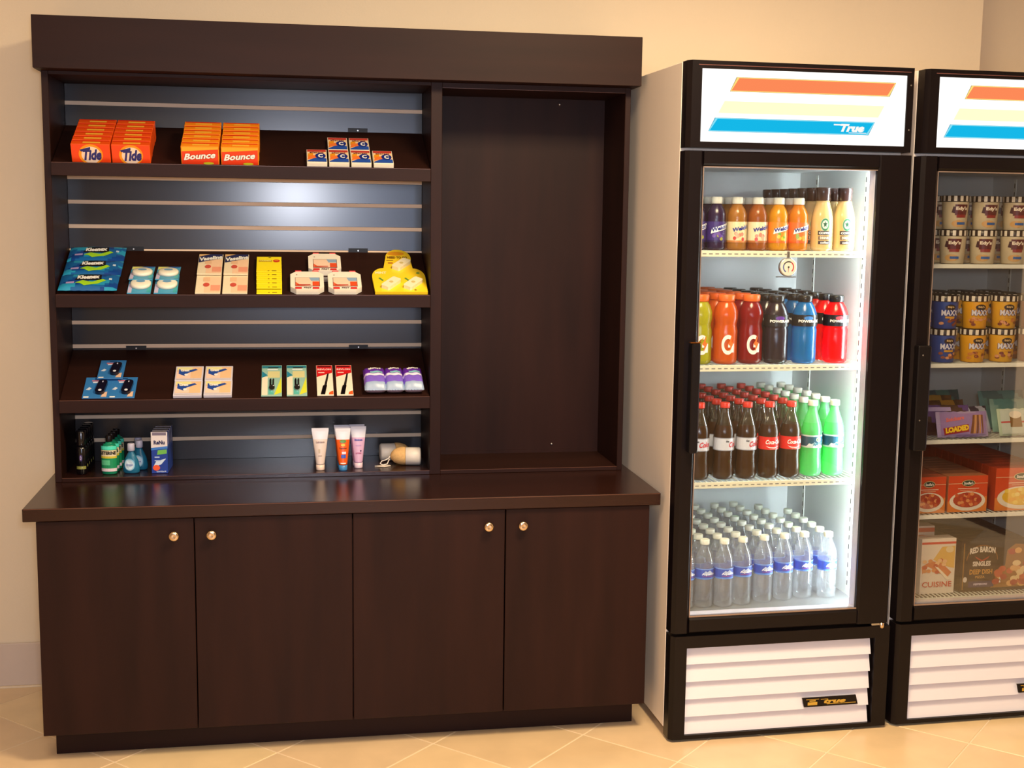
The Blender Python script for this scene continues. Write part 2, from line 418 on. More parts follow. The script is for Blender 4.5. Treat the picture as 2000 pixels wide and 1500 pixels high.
q = MB(); q.box((.195, -.3174, Z0), (1.331, -.030, .7742), M_top, bev=.0008); q.box((.195, -.3179, .7728), (1.331, -.3174, .7740), M_edge); hp('deck', q)
q = MB(); q.box((1.366, -.3174, Z0), (1.953, -.030, .7742), M_woodh, bev=.0008); q.box((1.366, -.3179, .7728), (1.953, -.3174, .7740), M_edge); hp('deck', q)
q = MB(); q.box((1.366, -.3174, 1.984), (1.953, -.030, 2.0008), M_woodh, bev=.0008); q.box((1.366, -.3179, 1.984), (1.953, -.3174, 1.9852), M_edge); hp('top_board', q)
q = MB(); q.box((.195, -.3174, 1.990), (1.331, -.030, 2.0008), M_woodh, bev=.0008); hp('top_board', q)
q = MB(); q.box((1.366, -.0450, .7742), (1.953, -.030, 1.984), M_wood)
q.box((1.366, -.0475, .7742), (1.941, -.0450, .7850), M_wood); bpnl = hp('back_panel', q)
for x, z in ((1.796, 1.967), (1.788, .803)):
    q = MB(); q.lathe([(.0045, .0451, M_metal), (.0045, .0475, M_metal), (.002, .049, M_metal)], 12, (0, 0, 0), 'y'); q.v = [(a+x, -b, c+z) for a, b, c in q.v]; hp('screw', q, bpnl)
# slatwall: boards with tan grooves between
zs = [1.930-.0776*k for k in range(15)]
edges = [1.990]+zs+[.7742]
for k in range(16):
    t = edges[k]-(0 if k == 0 else .0062); b_ = edges[k+1]+(0 if k == 15 else .0062)
    q = MB(); q.box((.1955, -.0450, b_), (1.3305, -.0340, t), M_slat, bev=.0006); hp('slat', q)
for z in zs:
    q = MB(); q.box((.1955, -.0436, z-.0061), (1.3305, -.0350, z+.0061), M_groove); hp('groove_strip', q)
q = MB(); q.box((.1955, -.0340, .7742), (1.3305, -.0200, 1.990), M_wood); hp('back_board', q)
# three tilted shelves with raised front strip and brackets
TA = R(25.2); ZF = {1: 1.733, 2: 1.339, 3: 1.016}; YF = -.318
for k in (1, 2, 3):
    q = MB(); c, s = math.cos(TA), math.sin(TA); L_ = .297
    P = lambda a, n: (YF+.002+a*c-n*s, ZF[k]+a*s+n*c)
    q.prism([P(0, -.0005), P(L_, -.0005), P(L_, -.0185), P(0, -.0185)], .1965, 1.3295, M_woodh, 'x')
    sh = hp('shelf', q)
    q = MB(); q.box((.1962, YF-.011, ZF[k]-.038), (1.3298, YF+.001, ZF[k]+.0015), M_woodh, bev=.001)
    q.box((.198, YF-.0116, ZF[k]+.0000), (1.328, YF-.0108, ZF[k]+.0012), M_edge)
    hp('front_strip', q, sh)
    for bx in (.395, 1.118):
        q = MB(); zb = ZF[k]+.131
        q.box((bx-.032, -.0480, zb-.018), (bx+.032, -.0452, zb+.008), M_blackm)
        q.lathe([(.0026, .0481, M_metal), (.0022, .0492, M_metal)], 10, (0, 0, 0), 'y')
        nn = len(q.v); q.v = q.v[:8]+[(a+bx, -b, c_+zb) for a, b, c_ in q.v[8:]]
        q.prism([(-.0455, zb-.03), (-.0455, zb-.075), (YF+.03, ZF[k]-.022), (YF+.02, ZF[k]-.012)], bx-.0015, bx+.0015, M_blackm, 'x')
        hp('bracket', q, sh)

# ------------------------------------------------------------------ goods on the tilted shelves
def on_slope(name, label, cat, k, x, s, group=None, n=0.0006):
    c_, s_ = math.cos(TA), math.sin(TA)
    return thing(name, label, cat, (x, YF+.002+s*c_-n*s_, ZF[k]+s*s_+n*c_), (TA, 0, 0), group)
def carton(root, w, l, t, mt, bev=.0008, y0=0, name='carton'):
    q = MB(); q.box((-w/2, y0, 0), (w/2, y0+l, t), mt, bev=bev); return obj(name, q, root)

ORD = ['first', 'second', 'third', 'fourth', 'fifth', 'sixth', 'seventh', 'eighth', 'ninth', 'tenth', 'eleventh', 'twelfth']
# detergent boxes (two files of six) and dryer-sheet boxes (two files of six)
ORG = prt((240, 84, 20)); ORG2 = prt((250, 142, 24)); REDO = prt((226, 50, 18))
def soapbox(kind, root):
    w, l, h = .112, .0320, .058
    q = MB(); q.box((-w/2, 0, 0), (w/2, l, h), ORG if kind == 't' else ORG2, bev=.0012); obj('carton', q, root)
    p = Print()
    if kind == 't':
        p.rect(.02, 0.02, .98, .97, (236, 66, 18), 1); p.ell(.5, .44, .31, .56, (250, 150, 20), 2, 28); p.ell(.51, .42, .25, .46, (244, 214, 190), 3, 24)
        p.text('Tide', .26, .12, .76, .72, NAVY, 5, .05, .1, .03); p.poly([(.22, .70), (.50, .86), (.50, .72), (.26, .60)], NAVY, 4)
    else:
        p.rect(.02, .02, .98, .97, (226, 60, 24), 1); p.poly([(.02, .72), (.98, .86), (.98, .97), (.02, .97)], (248, 170, 40), 2)
        p.text('Bounce', .06, .22, .90, .60, (180, 50, 20), 3, .09, .06, .14); p.text('Bounce', .07, .24, .89, .60, WHITE, 5, .035, .06, .14)
        p.ell(.72, .08, .14, .07, (190, 190, 40), 3, 14)
    obj('front_print', p.build(on_front(w, h, 0)), root)
    p = Print(); p.rect(.30, .25, .75, .6, (250, 186, 60), 1); p.rect(.03, .72, .97, .93, REDO, 1)
    obj('top_print', p.build(on_top(w, l, h)), root)
for kind, xs_, nm, desc, grp in (('t', (.311, .426), 'detergent_box', 'orange laundry detergent box', 'detergent boxes on the top shelf'), ('b', (.629, .747), 'dryer_sheet_box', 'orange and yellow dryer sheet box', 'dryer sheet boxes on the top shelf')):
    for ci, x in enumerate(xs_):
        side = 'left' if ci == 0 else 'right'; r0 = None
        for j in range(6):
            lab = '%s, %s from the front in the %s file' % (desc, ORD[j], side)
            if kind == 'b' and False: pass
            t = on_slope(nm, lab, 'box', 1, x+random.uniform(-.001, .001), .004+.0335*j, grp)
            if r0 is None: soapbox(kind, t); r0 = t
            else:
                for ch in r0.children:
                    c = ch.copy(); C.objects.link(c); c.parent = t
# six small travel medicine boxes
def medbox(root):
    w, l, t = .062, .100, .015
    carton(root, w, l, t, prt((236, 226, 206)))
    p = Print(); p.rect(.03, .03, .97, .97, (238, 206, 160), 1); p.poly([(.03, .03), (.97, .03), (.97, .30), (.45, .36), (.03, .10)], (40, 80, 170), 2)
    p.rect(.03, .80, .97, .97, (190, 60, 50), 2); p.poly([(.05, .4), (.3, .45), (.34, .72), (.08, .66)], (232, 150, 30), 2); p.ell(.68, .48, .26, .22, (28, 44, 130), 3, 16)
    p.text('C', .56, .34, .80, .62, WHITE, 4, .05); p.text('allerest', .15, .68, .85, .80, (120, 30, 30), 4, .02)
    p.poly([(.03, .18), (.5, .34), (.45, .55), (.1, .5)], (240, 120, 50), 2)
    obj('front_print', p.build(on_top(w, l, t)), root)
meds = [(.979, .004, 'leftmost in the bottom row'), (1.047, .004, 'second from left in the bottom row'), (1.115, .004, 'third from left in the bottom row'), (1.184, .004, 'rightmost in the bottom row'), (1.0465, .106, 'left one of the upper pair'), (1.115, .106, 'right one of the upper pair')]
r0 = None
for x, s, l in meds:
    t = on_slope('medicine_box', 'small cream and blue letter C box, '+l, 'box', 1, x, s, 'letter C boxes on the top shelf')
    if r0 is None: medbox(t); r0 = t
    else:
        for ch in r0.children: c = ch.copy(); C.objects.link(c); c.parent = t

root_top = [None]
def pillow(root, w, l, t, mtfn, name='wrapper', nu=14, nv=10, z0=0.0, flat=.5):
    """soft pack: top and bottom sheet meeting in crimped edges"""
    q = MB()
    def prof(u, v): return (max(0, 1-abs(2*u-1)**4)*max(0, 1-abs(2*v-1)**4))**flat
    def top(u, v): return (-w/2+u*w, v*l+.0015*math.sin(u*40)*(v < .02 or v > .98), z0+t*.5+.0004+t*.5*prof(u, v)*(1+.06*math.sin(13*u+9*v)))
    def bot(u, v): return (-w/2+(1-u)*w, v*l, z0+t*.5-.0004-t*.5*prof(1-u, v))
    root_top[0] = lambda u, v, L: (lambda p_: (p_[0], p_[1], p_[2]+.0004+EPS*L*1.2))(top(u, v))
    root_top[0].du = 1/nu; root_top[0].dv = 1/nv
    q.grid(top, nu, nv, mtfn); q.grid(bot, nu, nv, mtfn if not callable(mtfn) else mtfn(.5, .5))
    return obj(name, q, root)
# three tissue wallets
TB = prt((24, 96, 160)); TC = prt((40, 150, 190)); TD = prt((20, 66, 140))
for j, (s, dx, l) in enumerate(((.004, 0, 'lowest'), (.096, .003, 'middle'), (.190, .004, 'topmost'))):
    t = on_slope('tissue_pack', 'teal blue pocket tissue pack with green leaf mark, %s of the three' % l, 'tissue pack', 2, .287+dx-.001*j, s, 'teal tissue packs on the middle shelf')
    W, Lh, Th = .172, .100, .022
    pillow(t, W, Lh, Th, lambda u, v: TC if (math.sin(u*9+v*5+j)+math.sin(v*11-u*4)) > .5 else (TD if math.sin(u*7-v*6+2) > .3 else TB))
    p = Print(); p.poly([(.26, .45), (.32, .84), (.70, .84), (.72, .45)], BLK, 1); p.text('Kleenex', .30, .52, .68, .76, WHITE, 3, .06, 0, .03)
    p.poly([(.28, .30), (.40, .44), (.56, .36), (.74, .52), (.80, .44), (.66, .24), (.44, .14), (.36, .26)], (160, 214, 40), 2)
    p.rect(.12, .28, .26, .38, (170, 150, 200), 1); p.rect(.84, .5, .89, .62, (200, 220, 240), 1)
    obj('front_print', p.build(root_top[0]), t)
# floss cards: two stacks of two shingled cards
def floss(root):
    w, l = .070, .118
    carton(root, w, l, .003, prt((70, 160, 200)), .0005, name='card')
    p = Print(); p.poly([(0.02, .75), (.02, .98), (.55, .98), (.3, .9)], (230, 226, 120), 1); p.poly([(.1, .83), (.98, .93), (.98, .98), (.5, .98)], (30, 90, 180), 1)
    p.text('Reach', .22, .76, .80, .86, WHITE, 3, .05); p.rect(.02, .02, .18, .5, (200, 190, 220), 1); p.rect(.82, .05, .98, .6, (60, 170, 180), 1)
    obj('card_print', p.build(on_top(w, l, .003)), root)
    q = MB(); q.lathe([(.031, .0032, prt((236, 232, 214))), (.031, .011, prt((236, 232, 214))), (.027, .0145, prt((236, 232, 214))), (.010, .0155, prt((236, 232, 214)))], 24, (.002, .052, 0)); b_ = obj('dispenser', q, root)
    p = Print(); p.ell(0, 0, .0135, .0085, (110, 160, 200), 1, 18); obj('oval_mark', p.build(lambda u, v, L: (u+.002, v+.055, .0156+EPS*L)), b_)
for x, sd in ((.437, 'left'), (.516, 'right')):
    for j, (s, l, n) in enumerate(((.004, 'lower', .0006), (.060, 'upper', .0006))):
        t = on_slope('floss_card', 'blue dental floss card with white round dispenser, %s card of %s pair' % (l, sd), 'floss', 2, x, s, 'dental floss cards on the middle shelf', n)
        if j == 1: t.rotation_euler = (TA-R(8.5), 0, 0); t.location.z += .016
        floss(t)
# lip therapy cards: two stacks of two
def lipcard(root, top):
    w, l = .076, .150
    carton(root, w, l, .004, prt((238, 222, 190)), .0006, name='card')
    p = Print()
    p.rect(.35, .02, .98, .72, (246, 206, 170), 1); p.rect(.6, .10, .98, .34, (238, 160, 130), 2); p.ell(.42, .35, .13, .085, (206, 84, 70), 3, 16)
    p.rect(.28, .50, .55, .68, (234, 190, 150), 2)
    p.poly([(.02, .56), (.02, .98), (.98, .98), (.98, .78)], (38, 44, 92), 3) if top else None
    if top:
        p.poly([(.02, .85), (.02, .98), (.45, .98)], (226, 180, 120), 4)
        p.text('Vaseline', .03, .61, .98, .80, WHITE, 5, .05, 0.0, .14)
    obj('card_print', p.build(on_top(w, l, .004)), root)
for x, sd in ((.642, 'left'), (.724, 'right')):
    for j, (s, l) in enumerate(((.004, 'lower'), (.112, 'upper'))):
        t = on_slope('lip_balm_card', 'cream and peach lip balm card, %s card of the %s pair' % (l, sd), 'lip balm', 2, x, s, 'lip balm cards on the middle shelf')
        lipcard(t, j == 1)
        if j == 1: t.rotation_euler = (TA-R(3), 0, 0); t.location.z += .0085
# yellow balm cards, six shingled
for j in range(6):
    t = on_slope('balm_card', 'bright yellow balm card, %s from the bottom of the shingled stack' % ORD[j], 'lip balm', 2, .829-.0004*j, .004+.0215*j, 'yellow balm cards on the middle shelf')
    t.rotation_euler = (TA-R(2.0), 0, 0); t.location.z += .0026*j+.0042*(j > 0)
    w, l = .078, .112
    carton(t, w, l, .0022, prt((246, 226, 30)), .0005, name='card')
    p = Print(); p.rect(.45, .05, .52, .09, (150, 110, 20), 1); p.rect(.62, .05, .80, .09, (120, 90, 20), 1)
    if j == 5:
        p.rect(.08, .66, .62, .78, (190, 150, 30), 1); p.text('CARMEX', .11, .68, .60, .76, (250, 240, 120), 3, .05); p.ell(.80, .72, .14, .09, RED, 2, 16); p.rect(.48, .92, .58, .96, BLK, 1)
        p.ell(.80, .73, .09, .05, (226, 120, 40), 3, 14)
    obj('card_print', p.build(on_top(w, l, .0022)), t)
# three first-aid kits
def kit(root):
    w, l, th = .104, .118, .018; W_ = prt((240, 232, 216)); c_ = .018
    q = MB(); q.prism([(-w/2+c_, 0), (w/2-c_, 0), (w/2, c_), (w/2+.0, l-c_), (w/2-c_, l), (-w/2+c_, l), (-w/2, l-c_), (-w/2, c_)], 0, th, W_); obj('case', q, root)
    p = Print(); p.rect(.14, .16, .88, .66, (120, 90, 90), 1); p.rect(.155, .18, .865, .64, (240, 206, 180), 2)
    p.poly([(.56, .64), (.62, .46), (.865, .46), (.865, .64)], (140, 170, 200), 3); p.poly([(.155, .18), (.155, .4), (.3, .22), (.64, .18)], (226, 100, 60), 3); p.rect(.66, .18, .865, .42, (222, 80, 40), 3)
    p.rect(.2, .22, .6, .26, (180, 50, 40), 4); p.text('FIRST AID', .40, .04, .82, .12, (90, 60, 60), 3, .03); p.ell(.19, .80, .025, .02, (150, 110, 100), 2, 8)
    obj('front_print', p.build(on_top(w, l, th)), root)
    for x in (-.027, .027):
        q = MB(); q.box((x-.010, l+.0002, .004), (x+.010, l+.005, th+.0015), prt((216, 44, 56)), bev=.001); obj('latch', q, root)
        q = MB(); q.box((x-.010, .002, th+.0004), (x+.010, .012, th+.0022), prt((210, 50, 50))); obj('latch', q, root)
for x, s, l in ((.946, .004, 'bottom left'), (1.0635, .004, 'bottom right'), (1.004, .129, 'top')):
    t = on_slope('first_aid_kit', 'white travel first aid kit with red latches, %s one of the pyramid' % l, 'first aid kit', 2, x, s, 'first aid kits on the middle shelf'); kit(t)
q = thing('price_tag', 'small grey ribbed tag lying between the two lower first aid kits', 'tag', (1.0035, 0, 0)); c_, s_ = math.cos(TA), math.sin(TA)
q.location = (1.005, YF+.002+.085*c_-.0006*s_, ZF[2]+.085*s_+.0006*c_); q.rotation_euler = (TA, 0, 0)
bq = MB()
for i in range(6): bq.box((-.007+i*.0025, 0, 0), (-.0055+i*.0025, .03, .002), M_metal)
bq.box((-.0072, 0, 0), (.0085, .03, .001), prt((120, 100, 110))); obj('ribbed_card', bq, q)
# yellow mints display card with three lobes
t = on_slope('display_card', 'yellow three-lobed display card with white tins at right end of middle shelf', 'display', 2, 1.240, .004)
out = []; w = .166
def arc(cx, cy, rx, ry, a0, a1, n=9): return [(cx+rx*math.cos(R(a0+(a1-a0)*i/n)), cy+ry*math.sin(R(a0+(a1-a0)*i/n))) for i in range(n+1)]
poly = [(-w/2, 0), (w/2, 0)]+arc(.048, .10, .036, .058, 0, 90)+arc(.006, .232, .042, .060, -20, 180, 14)+arc(-.047, .10, .040, .060, 90, 180)
q = MB(); q.prism(poly, 0, .010, prt((246, 208, 40))); obj('card', q, t)
p = Print(); p.ell(.0, .262, .028, .014, (226, 150, 30), 1, 16); p.text('NEED TO GO', -.030, .226, .036, .242, (120, 80, 20), 3, .05); p.rect(-.034, .212, -.012, .216, (120, 80, 20), 2)
p.text('MINT', -.076, .118, -.040, .134, (250, 240, 180), 3, .05); p.rect(-.03, .19, -.014, .2, (190, 120, 40), 2)
for x, y in ((-.068, .09), (.015, .09)): p.poly([(x, y), (x+.012, y-.02), (x+.017, y-.014), (x+.005, y+.004)], (90, 140, 60), 2)
p.ell(.062, .125, .006, .006, (110, 150, 60), 2, 8); p.ell(.045, .012, .004, .005, (150, 110, 30), 2, 8)
obj('card_print', p.build(lambda u, v, L: (u, v, .010+EPS*L)), t)
for x, y in ((-.030, .045), (.040, .045), (.012, .175)):
    q = MB(); W_ = prt((238, 226, 190)); aa = R(-38)
    pts = [(-.012, -.036), (.012, -.036), (.016, -.030), (.016, .030), (.012, .036), (-.012, .036), (-.016, .030), (-.016, -.030)]
    q.prism([(x+a*math.cos(aa)-b*math.sin(aa), y+a*math.sin(aa)+b*math.cos(aa)) for a, b in pts], .0101, .022, W_)
    tin = obj('tin', q, t)
    p = Print(); p.ell(x, y, .007, .007, (206, 186, 120), 1, 12); obj('tin_mark', p.build(lambda u, v, L: (u, v, .022+EPS*L)), tin)

# ---- lowest tilted shelf
def keycard(root):
    w, l = .078, .118
    carton(root, w, l, .003, prt((52, 120, 186)), .0005, name='card')
    p = Print(); p.rect(.25, .80, .75, .85, (220, 120, 130), 1); p.rect(.30, .72, .72, .78, (220, 226, 240), 1); p.rect(.35, .91, .62, .94, (20, 40, 90), 1)
    p.poly([(.08, .40), (.20, .52), (.30, .46), (.22, .38)], (210, 220, 236), 1); p.poly([(.70, .05), (.92, .05), (.92, .3), (.78, .26)], (230, 190, 160), 1); p.rect(.0+.05, .02, .25, .08, WHITE, 1)
    obj('card_print', p.build(on_top(w, l, .003)), root)
    q = MB(); B_ = mat('black_device_plastic', (18, 16, 34), .2, noise=.02)
    pts = arc(.0, .078, .014, .012, 0, 180, 8)+arc(.0, .030, .014, .012, 180, 360, 8); aa = R(-6)
    q.prism([(a*math.cos(aa)-b*math.sin(aa)+.008, a*math.sin(aa)+b*math.cos(aa)) for a, b in pts], .0031, .013, B_)
    d = obj('device', q, root)
    p = Print(); p.ell(.012, .030, .005, .006, (220, 224, 236), 1, 12); p.ell(.016, .078, .002, .005, (200, 200, 220), 1, 8); obj('button_mark', p.build(lambda u, v, L: (u, v, .013+EPS*L)), d)
for x, s, l, dz in ((.299, .006, 'lower left', 0), (.377, .006, 'lower right', 0), (.3335, .096, 'upper', .006)):
    t = on_slope('charger_card', 'blue card with black oval device, %s one of the three' % l, 'card', 3, x, s, 'blue device cards on the lowest tilted shelf')
    t.location.z += dz*2.0; t.rotation_euler = (TA-(R(3.2) if dz else 0), 0, 0); keycard(t)
def crest(root):
    w, l, th = .086, .084, .011
    carton(root, w, l, th, prt((214, 208, 222)))
    p = Print(); p.rect(.05, .14, .95, .92, (240, 196, 150), 1); p.rect(.05, .14, .55, .60, (246, 210, 190), 2); p.rect(.05, .70, .6, .92, (236, 226, 160), 2)
    p.poly([(.12, .45), (.12, .80), (.30, .62), (.72, .80), (.80, .72), (.45, .50), (.35, .30)], (40, 76, 160), 3); p.text('Crest', .18, .60, .50, .78, WHITE, 5, .05); p.ell(.40, .38, .07, .07, WHITE, 4, 12)
    p.rect(.0+.04, .04, .96, .08, (190, 180, 170), 1)
    obj('front_print', p.build(on_top(w, l, th)), root)
for x, s, l in ((.575, .004, 'lower left'), (.667, .004, 'lower right'), (.574, .089, 'upper left'), (.666, .089, 'upper right')):
    t = on_slope('toothpaste_box', 'white and orange small box with blue swoosh, %s of four' % l, 'box', 3, x, s, 'white swoosh boxes on the lowest tilted shelf'); crest(t)
def clipper(root):
    w, l = .064, .180
    carton(root, w, l, .004, prt((150, 190, 176)), .0006, name='card')
    p = Print(); p.rect(.02, .90, .98, .98, (40, 120, 140), 1); p.poly([(.3, .93), (.85, .93), (.8, .90), (.35, .90)], BLK, 2); p.rect(.02, .02, .30, .62, (232, 224, 200), 1)
    p.poly([(.62, .02), (.98, .10), (.98, .62), (.85, .4)], (214, 220, 60), 1); p.poly([(.02, .80), (.3, .66), (.02, .58)], (40, 130, 160), 2); p.rect(.28, .83, .8, .87, (230, 236, 240), 2)
    p.rect(.30, .58, .9, .80, (214, 206, 150), 1); p.rect(.35, .04, .6, .3, (90, 180, 170), 1)
    obj('card_print', p.build(on_top(w, l, .004)), root)
    q = MB(); q.box((-.006, .050, .0042), (-.001, .092, .010), M_black, bev=.0008); q.box((.003, .050, .0042), (.008, .092, .010), M_metal, bev=.0008); q.prism(arc(.001, .042, .009, .016, 0, 360, 14)[:-1], .0042, .009, M_metal); obj('nail_clipper', q, root)
for x, l in ((.832, 'left'), (.911, 'right')):
    t = on_slope('nail_clipper_card', 'green and yellow nail clipper card, %s of the two' % l, 'nail clipper', 3, x, .006, 'nail clipper cards on the lowest tilted shelf'); clipper(t)
def tweez(root):
    w, l = .052, .178
    carton(root, w, l, .004, prt((240, 226, 206)), .0006, name='card')
    p = Print(); p.poly([(.02, .60), (.98, .74), (.98, .99), (.02, .99)], (206, 26, 30), 1); p.rect(.1, .93, .9, .965, (70, 10, 16), 2); p.text('REVLON', .08, .82, .92, .88, (250, 200, 200), 3, .04); p.rect(.12, .73, .5, .76, (250, 200, 190), 2)
    p.poly([(.7, .02), (.98, .02), (.98, .14), (.75, .10)], (222, 90, 40), 1)
    obj('card_print', p.build(on_top(w, l, .004)), root)
    q = MB(); q.prism([(-.014, .004), (-.001, .004), (.006, .052), (-.006, .052)], .0042, .008, M_black); q.prism([(-.003, .052), (.005, .052), (.014, .124), (.009, .124)], .0042, .0065, M_metal); obj('nail_file', q, root)
for x, l in ((1.000, 'left'), (1.062, 'right')):
    t = on_slope('nail_file_card', 'red and white card with a black-handled file, %s of the two' % l, 'nail file', 3, x, .006, 'nail file cards on the lowest tilted shelf'); tweez(t)
PU = prt((96, 40, 160)); PW = prt((206, 190, 236)); PV = prt((126, 96, 206)); PG = prt((150, 170, 200))
for i, (x, w) in enumerate(((1.158, .070), (1.220, .060), (1.281, .064))):
    t = on_slope('pad_pack', 'purple and lilac soft wrapped pack, %s of the three at the right' % ('leftmost', 'middle', 'rightmost')[i], 'soft pack', 3, x, .006, 'purple soft packs on the lowest tilted shelf')
    l, th = .120, .040
    pillow(t, w, l, th, lambda u, v: PU if v > .62 else (PW if v > .48 else (PV if v > .2 else PG)), flat=.35)
    p = Print(); p.text('always', .22, .74, .80, .88, WHITE, 3, .05, 0, .04); p.rect(.30, .60, .86, .68, (130, 190, 200), 2); p.rect(.12, .48, .9, .56, (236, 230, 248), 1)
    obj('front_print', p.build(root_top[0]), t)

# ------------------------------------------------------------------ bottles and tubes on the hutch deck
DZ = .7748
M_bkb = mat('black_can', (14, 12, 16), .15, noise=.03, coat=.3)
def blackcan(t):
    q = MB(); r = .0165; q.lathe([(.014, 0, M_bkb), (r, .003, M_bkb), (r, .080, M_bkb), (.0135, .090, M_bkb)], 24); obj('can', q, t)
    q = MB(); q.lathe([(.0145, .0903, M_bkb), (.0150, .094, M_bkb), (.0150, .134, M_bkb), (.013, .138, M_bkb)], 24); obj('cap', q, t)
    p = Print(); p.rect(0, 0, 1, .16, (140, 140, 70), 1, 8); p.ell(.5, .62, .14, .18, (70, 50, 110), 1, 16); p.text('D', .45, .52, .55, .72, (210, 200, 220), 3, .03); obj('label_band', p.build(on_cyl(r, .018, .075, 110)), t)
r0 = None
for j in range(5):
    lab = 'slim black spray can with black cap, %s from the front of its row' % ORD[j]
    loc = (.246, -.258+.0385*j, DZ)
    if r0 is None: r0 = thing('spray_can', lab, 'can', loc, group='black spray cans at the left of the deck'); blackcan(r0)
    else: dup(r0, loc, lab)
M_gr = drink('green_mouthwash', (30, 150, 110), .3)
def listerine(t):
    q = MB(); P_ = [(.018, 0), (.0195, .004), (.0195, .086), (.015, .094), (.009, .098), (.009, .102)]
    q.lathe([(a, b, M_gr) for a, b in P_], 20, sx=1.2, sy=.9); obj('bottle_body', q, t)
    q = MB(); q.lathe([(.0098, .1022, M_black), (.0103, .104, M_black), (.0103, .120, M_black), (.009, .122, M_black)], 20); obj('cap', q, t)
    p = Print(); TQ = (60, 190, 160); p.rect(0, 0, 1, 1, (24, 140, 90), 1, 8); p.rect(0, .86, 1, 1, (80, 226, 196), 2, 8); p.rect(0, 0, 1, .12, (222, 206, 214), 2, 8); p.rect(0, .60, 1, .84, (226, 210, 170), 2, 8); p.rect(0, .52, 1, .60, (206, 190, 60), 3, 8)
    p.text('LISTERINE', .06, .66, .92, .80, BLK, 4, .05); p.rect(.1, .25, .6, .45, (90, 190, 140), 3, 6)
    f = on_cyl(.0197, .010, .090, 150); obj('label', p.build(lambda u, v, L: (f(u, v, L)[0]*1.2, f(u, v, L)[1]*.92, f(u, v, L)[2])), t)
r0 = None
for j in range(4):
    lab = 'small green mouthwash bottle with black cap, %s from the front' % ORD[j]
    loc = (.330+.002*j, -.262+.043*j, DZ)
    if r0 is None: r0 = thing('mouthwash_bottle', lab, 'bottle', loc, (0, 0, R(-8)), 'green mouthwash bottles on the deck'); listerine(r0)
    else: dup(r0, loc, lab)
M_bl = drink('blue_mouthwash', (40, 130, 170), .35)
def scope(t):
    q = MB(); q.lathe([(a, b, M_bl) for a, b in ((.022, 0), (.026, .004), (.0265, .018), (.022, .040), (.013, .058), (.0085, .066), (.0085, .070))], 24, sx=1, sy=.62); obj('bottle_body', q, t)
    q = MB(); G_ = prt((190, 186, 206)); q.lathe([(.0100, .0703, G_), (.0115, .072, G_), (.0110, .092, G_), (.0095, .094, G_)], 20); obj('cap', q, t)
    p = Print(); p.ell(.5, .5, .34, .42, (140, 200, 226), 1, 20); p.ell(.5, .5, .28, .35, (206, 226, 240), 2, 20); p.text('Scope', .30, .42, .70, .58, (90, 110, 180), 4, .04, 0.1)
    f = on_cyl(.0262, .006, .052, 110); obj('label', p.build(lambda u, v, L: (f(u, v, L)[0], f(u, v, L)[1]*.62-.001-.0014*L, f(u, v, L)[2])), t)
r0 = None
for j, (x, y) in enumerate(((.395, -.255), (.414, -.200), (.405, -.150))):
    lab = 'pear-shaped blue mouthwash bottle with grey cap, %s from the front' % ORD[j]
    if r0 is None: r0 = thing('blue_mouthwash_bottle', lab, 'bottle', (x, y, DZ), (0, 0, R(-12)), 'blue mouthwash bottles on the deck'); scope(r0)
    else: dup(r0, (x, y, DZ), lab)
def renu(t):
    w, d, h = .050, .030, .132
    q = MB(); q.box((-w/2, -d/2, 0), (w/2, d/2, h), prt((30, 60, 150)), bev=.001); obj('carton', q, t)
    p = Print(); p.rect(0, .60, 1, 1, (224, 214, 214), 1); p.rect(.08, .92, .92, .99, (120, 110, 130), 2); p.text('ReNu', .16, .70, .84, .80, (50, 50, 90), 3, .05); p.poly([(0, .56), (0, .62), (1, .66), (1, .60)], (60, 120, 200), 2)
    p.poly([(.35, .45), (.4, .56), (.95, .58), (.95, .48)], (110, 180, 80), 2); p.poly([(.1, .16), (.3, .3), (.9, .36), (.6, .22)], (206, 220, 240), 2); p.ell(.30, .14, .22, .07, (236, 90, 50), 3, 16); p.rect(.2, .38, .5, .41, (170, 190, 230), 2); p.rect(.2, .30, .6, .325, (170, 190, 230), 2)
    p.text('contact', .3, .03, .9, .07, (200, 214, 240), 3, .02)
    obj('front_print', p.build(on_front(w, h, -d/2)), t)
    p = Print(); p.rect(.06, .1, .94, .9, (150, 140, 140), 1); obj('top_print', p.build(on_top(w, d, h, y0=-d/2)), t)
r0 = None
for j in range(4):
    lab = 'blue and white lens solution box, %s from the front' % ORD[j]
    loc = (.484+.001*j, -.262+.0345*j, DZ)
    if r0 is None: r0 = thing('lens_solution_box', lab, 'box', loc, (0, 0, R(-2)), 'lens solution boxes on the deck'); renu(r0)
    else: dup(r0, loc, lab)
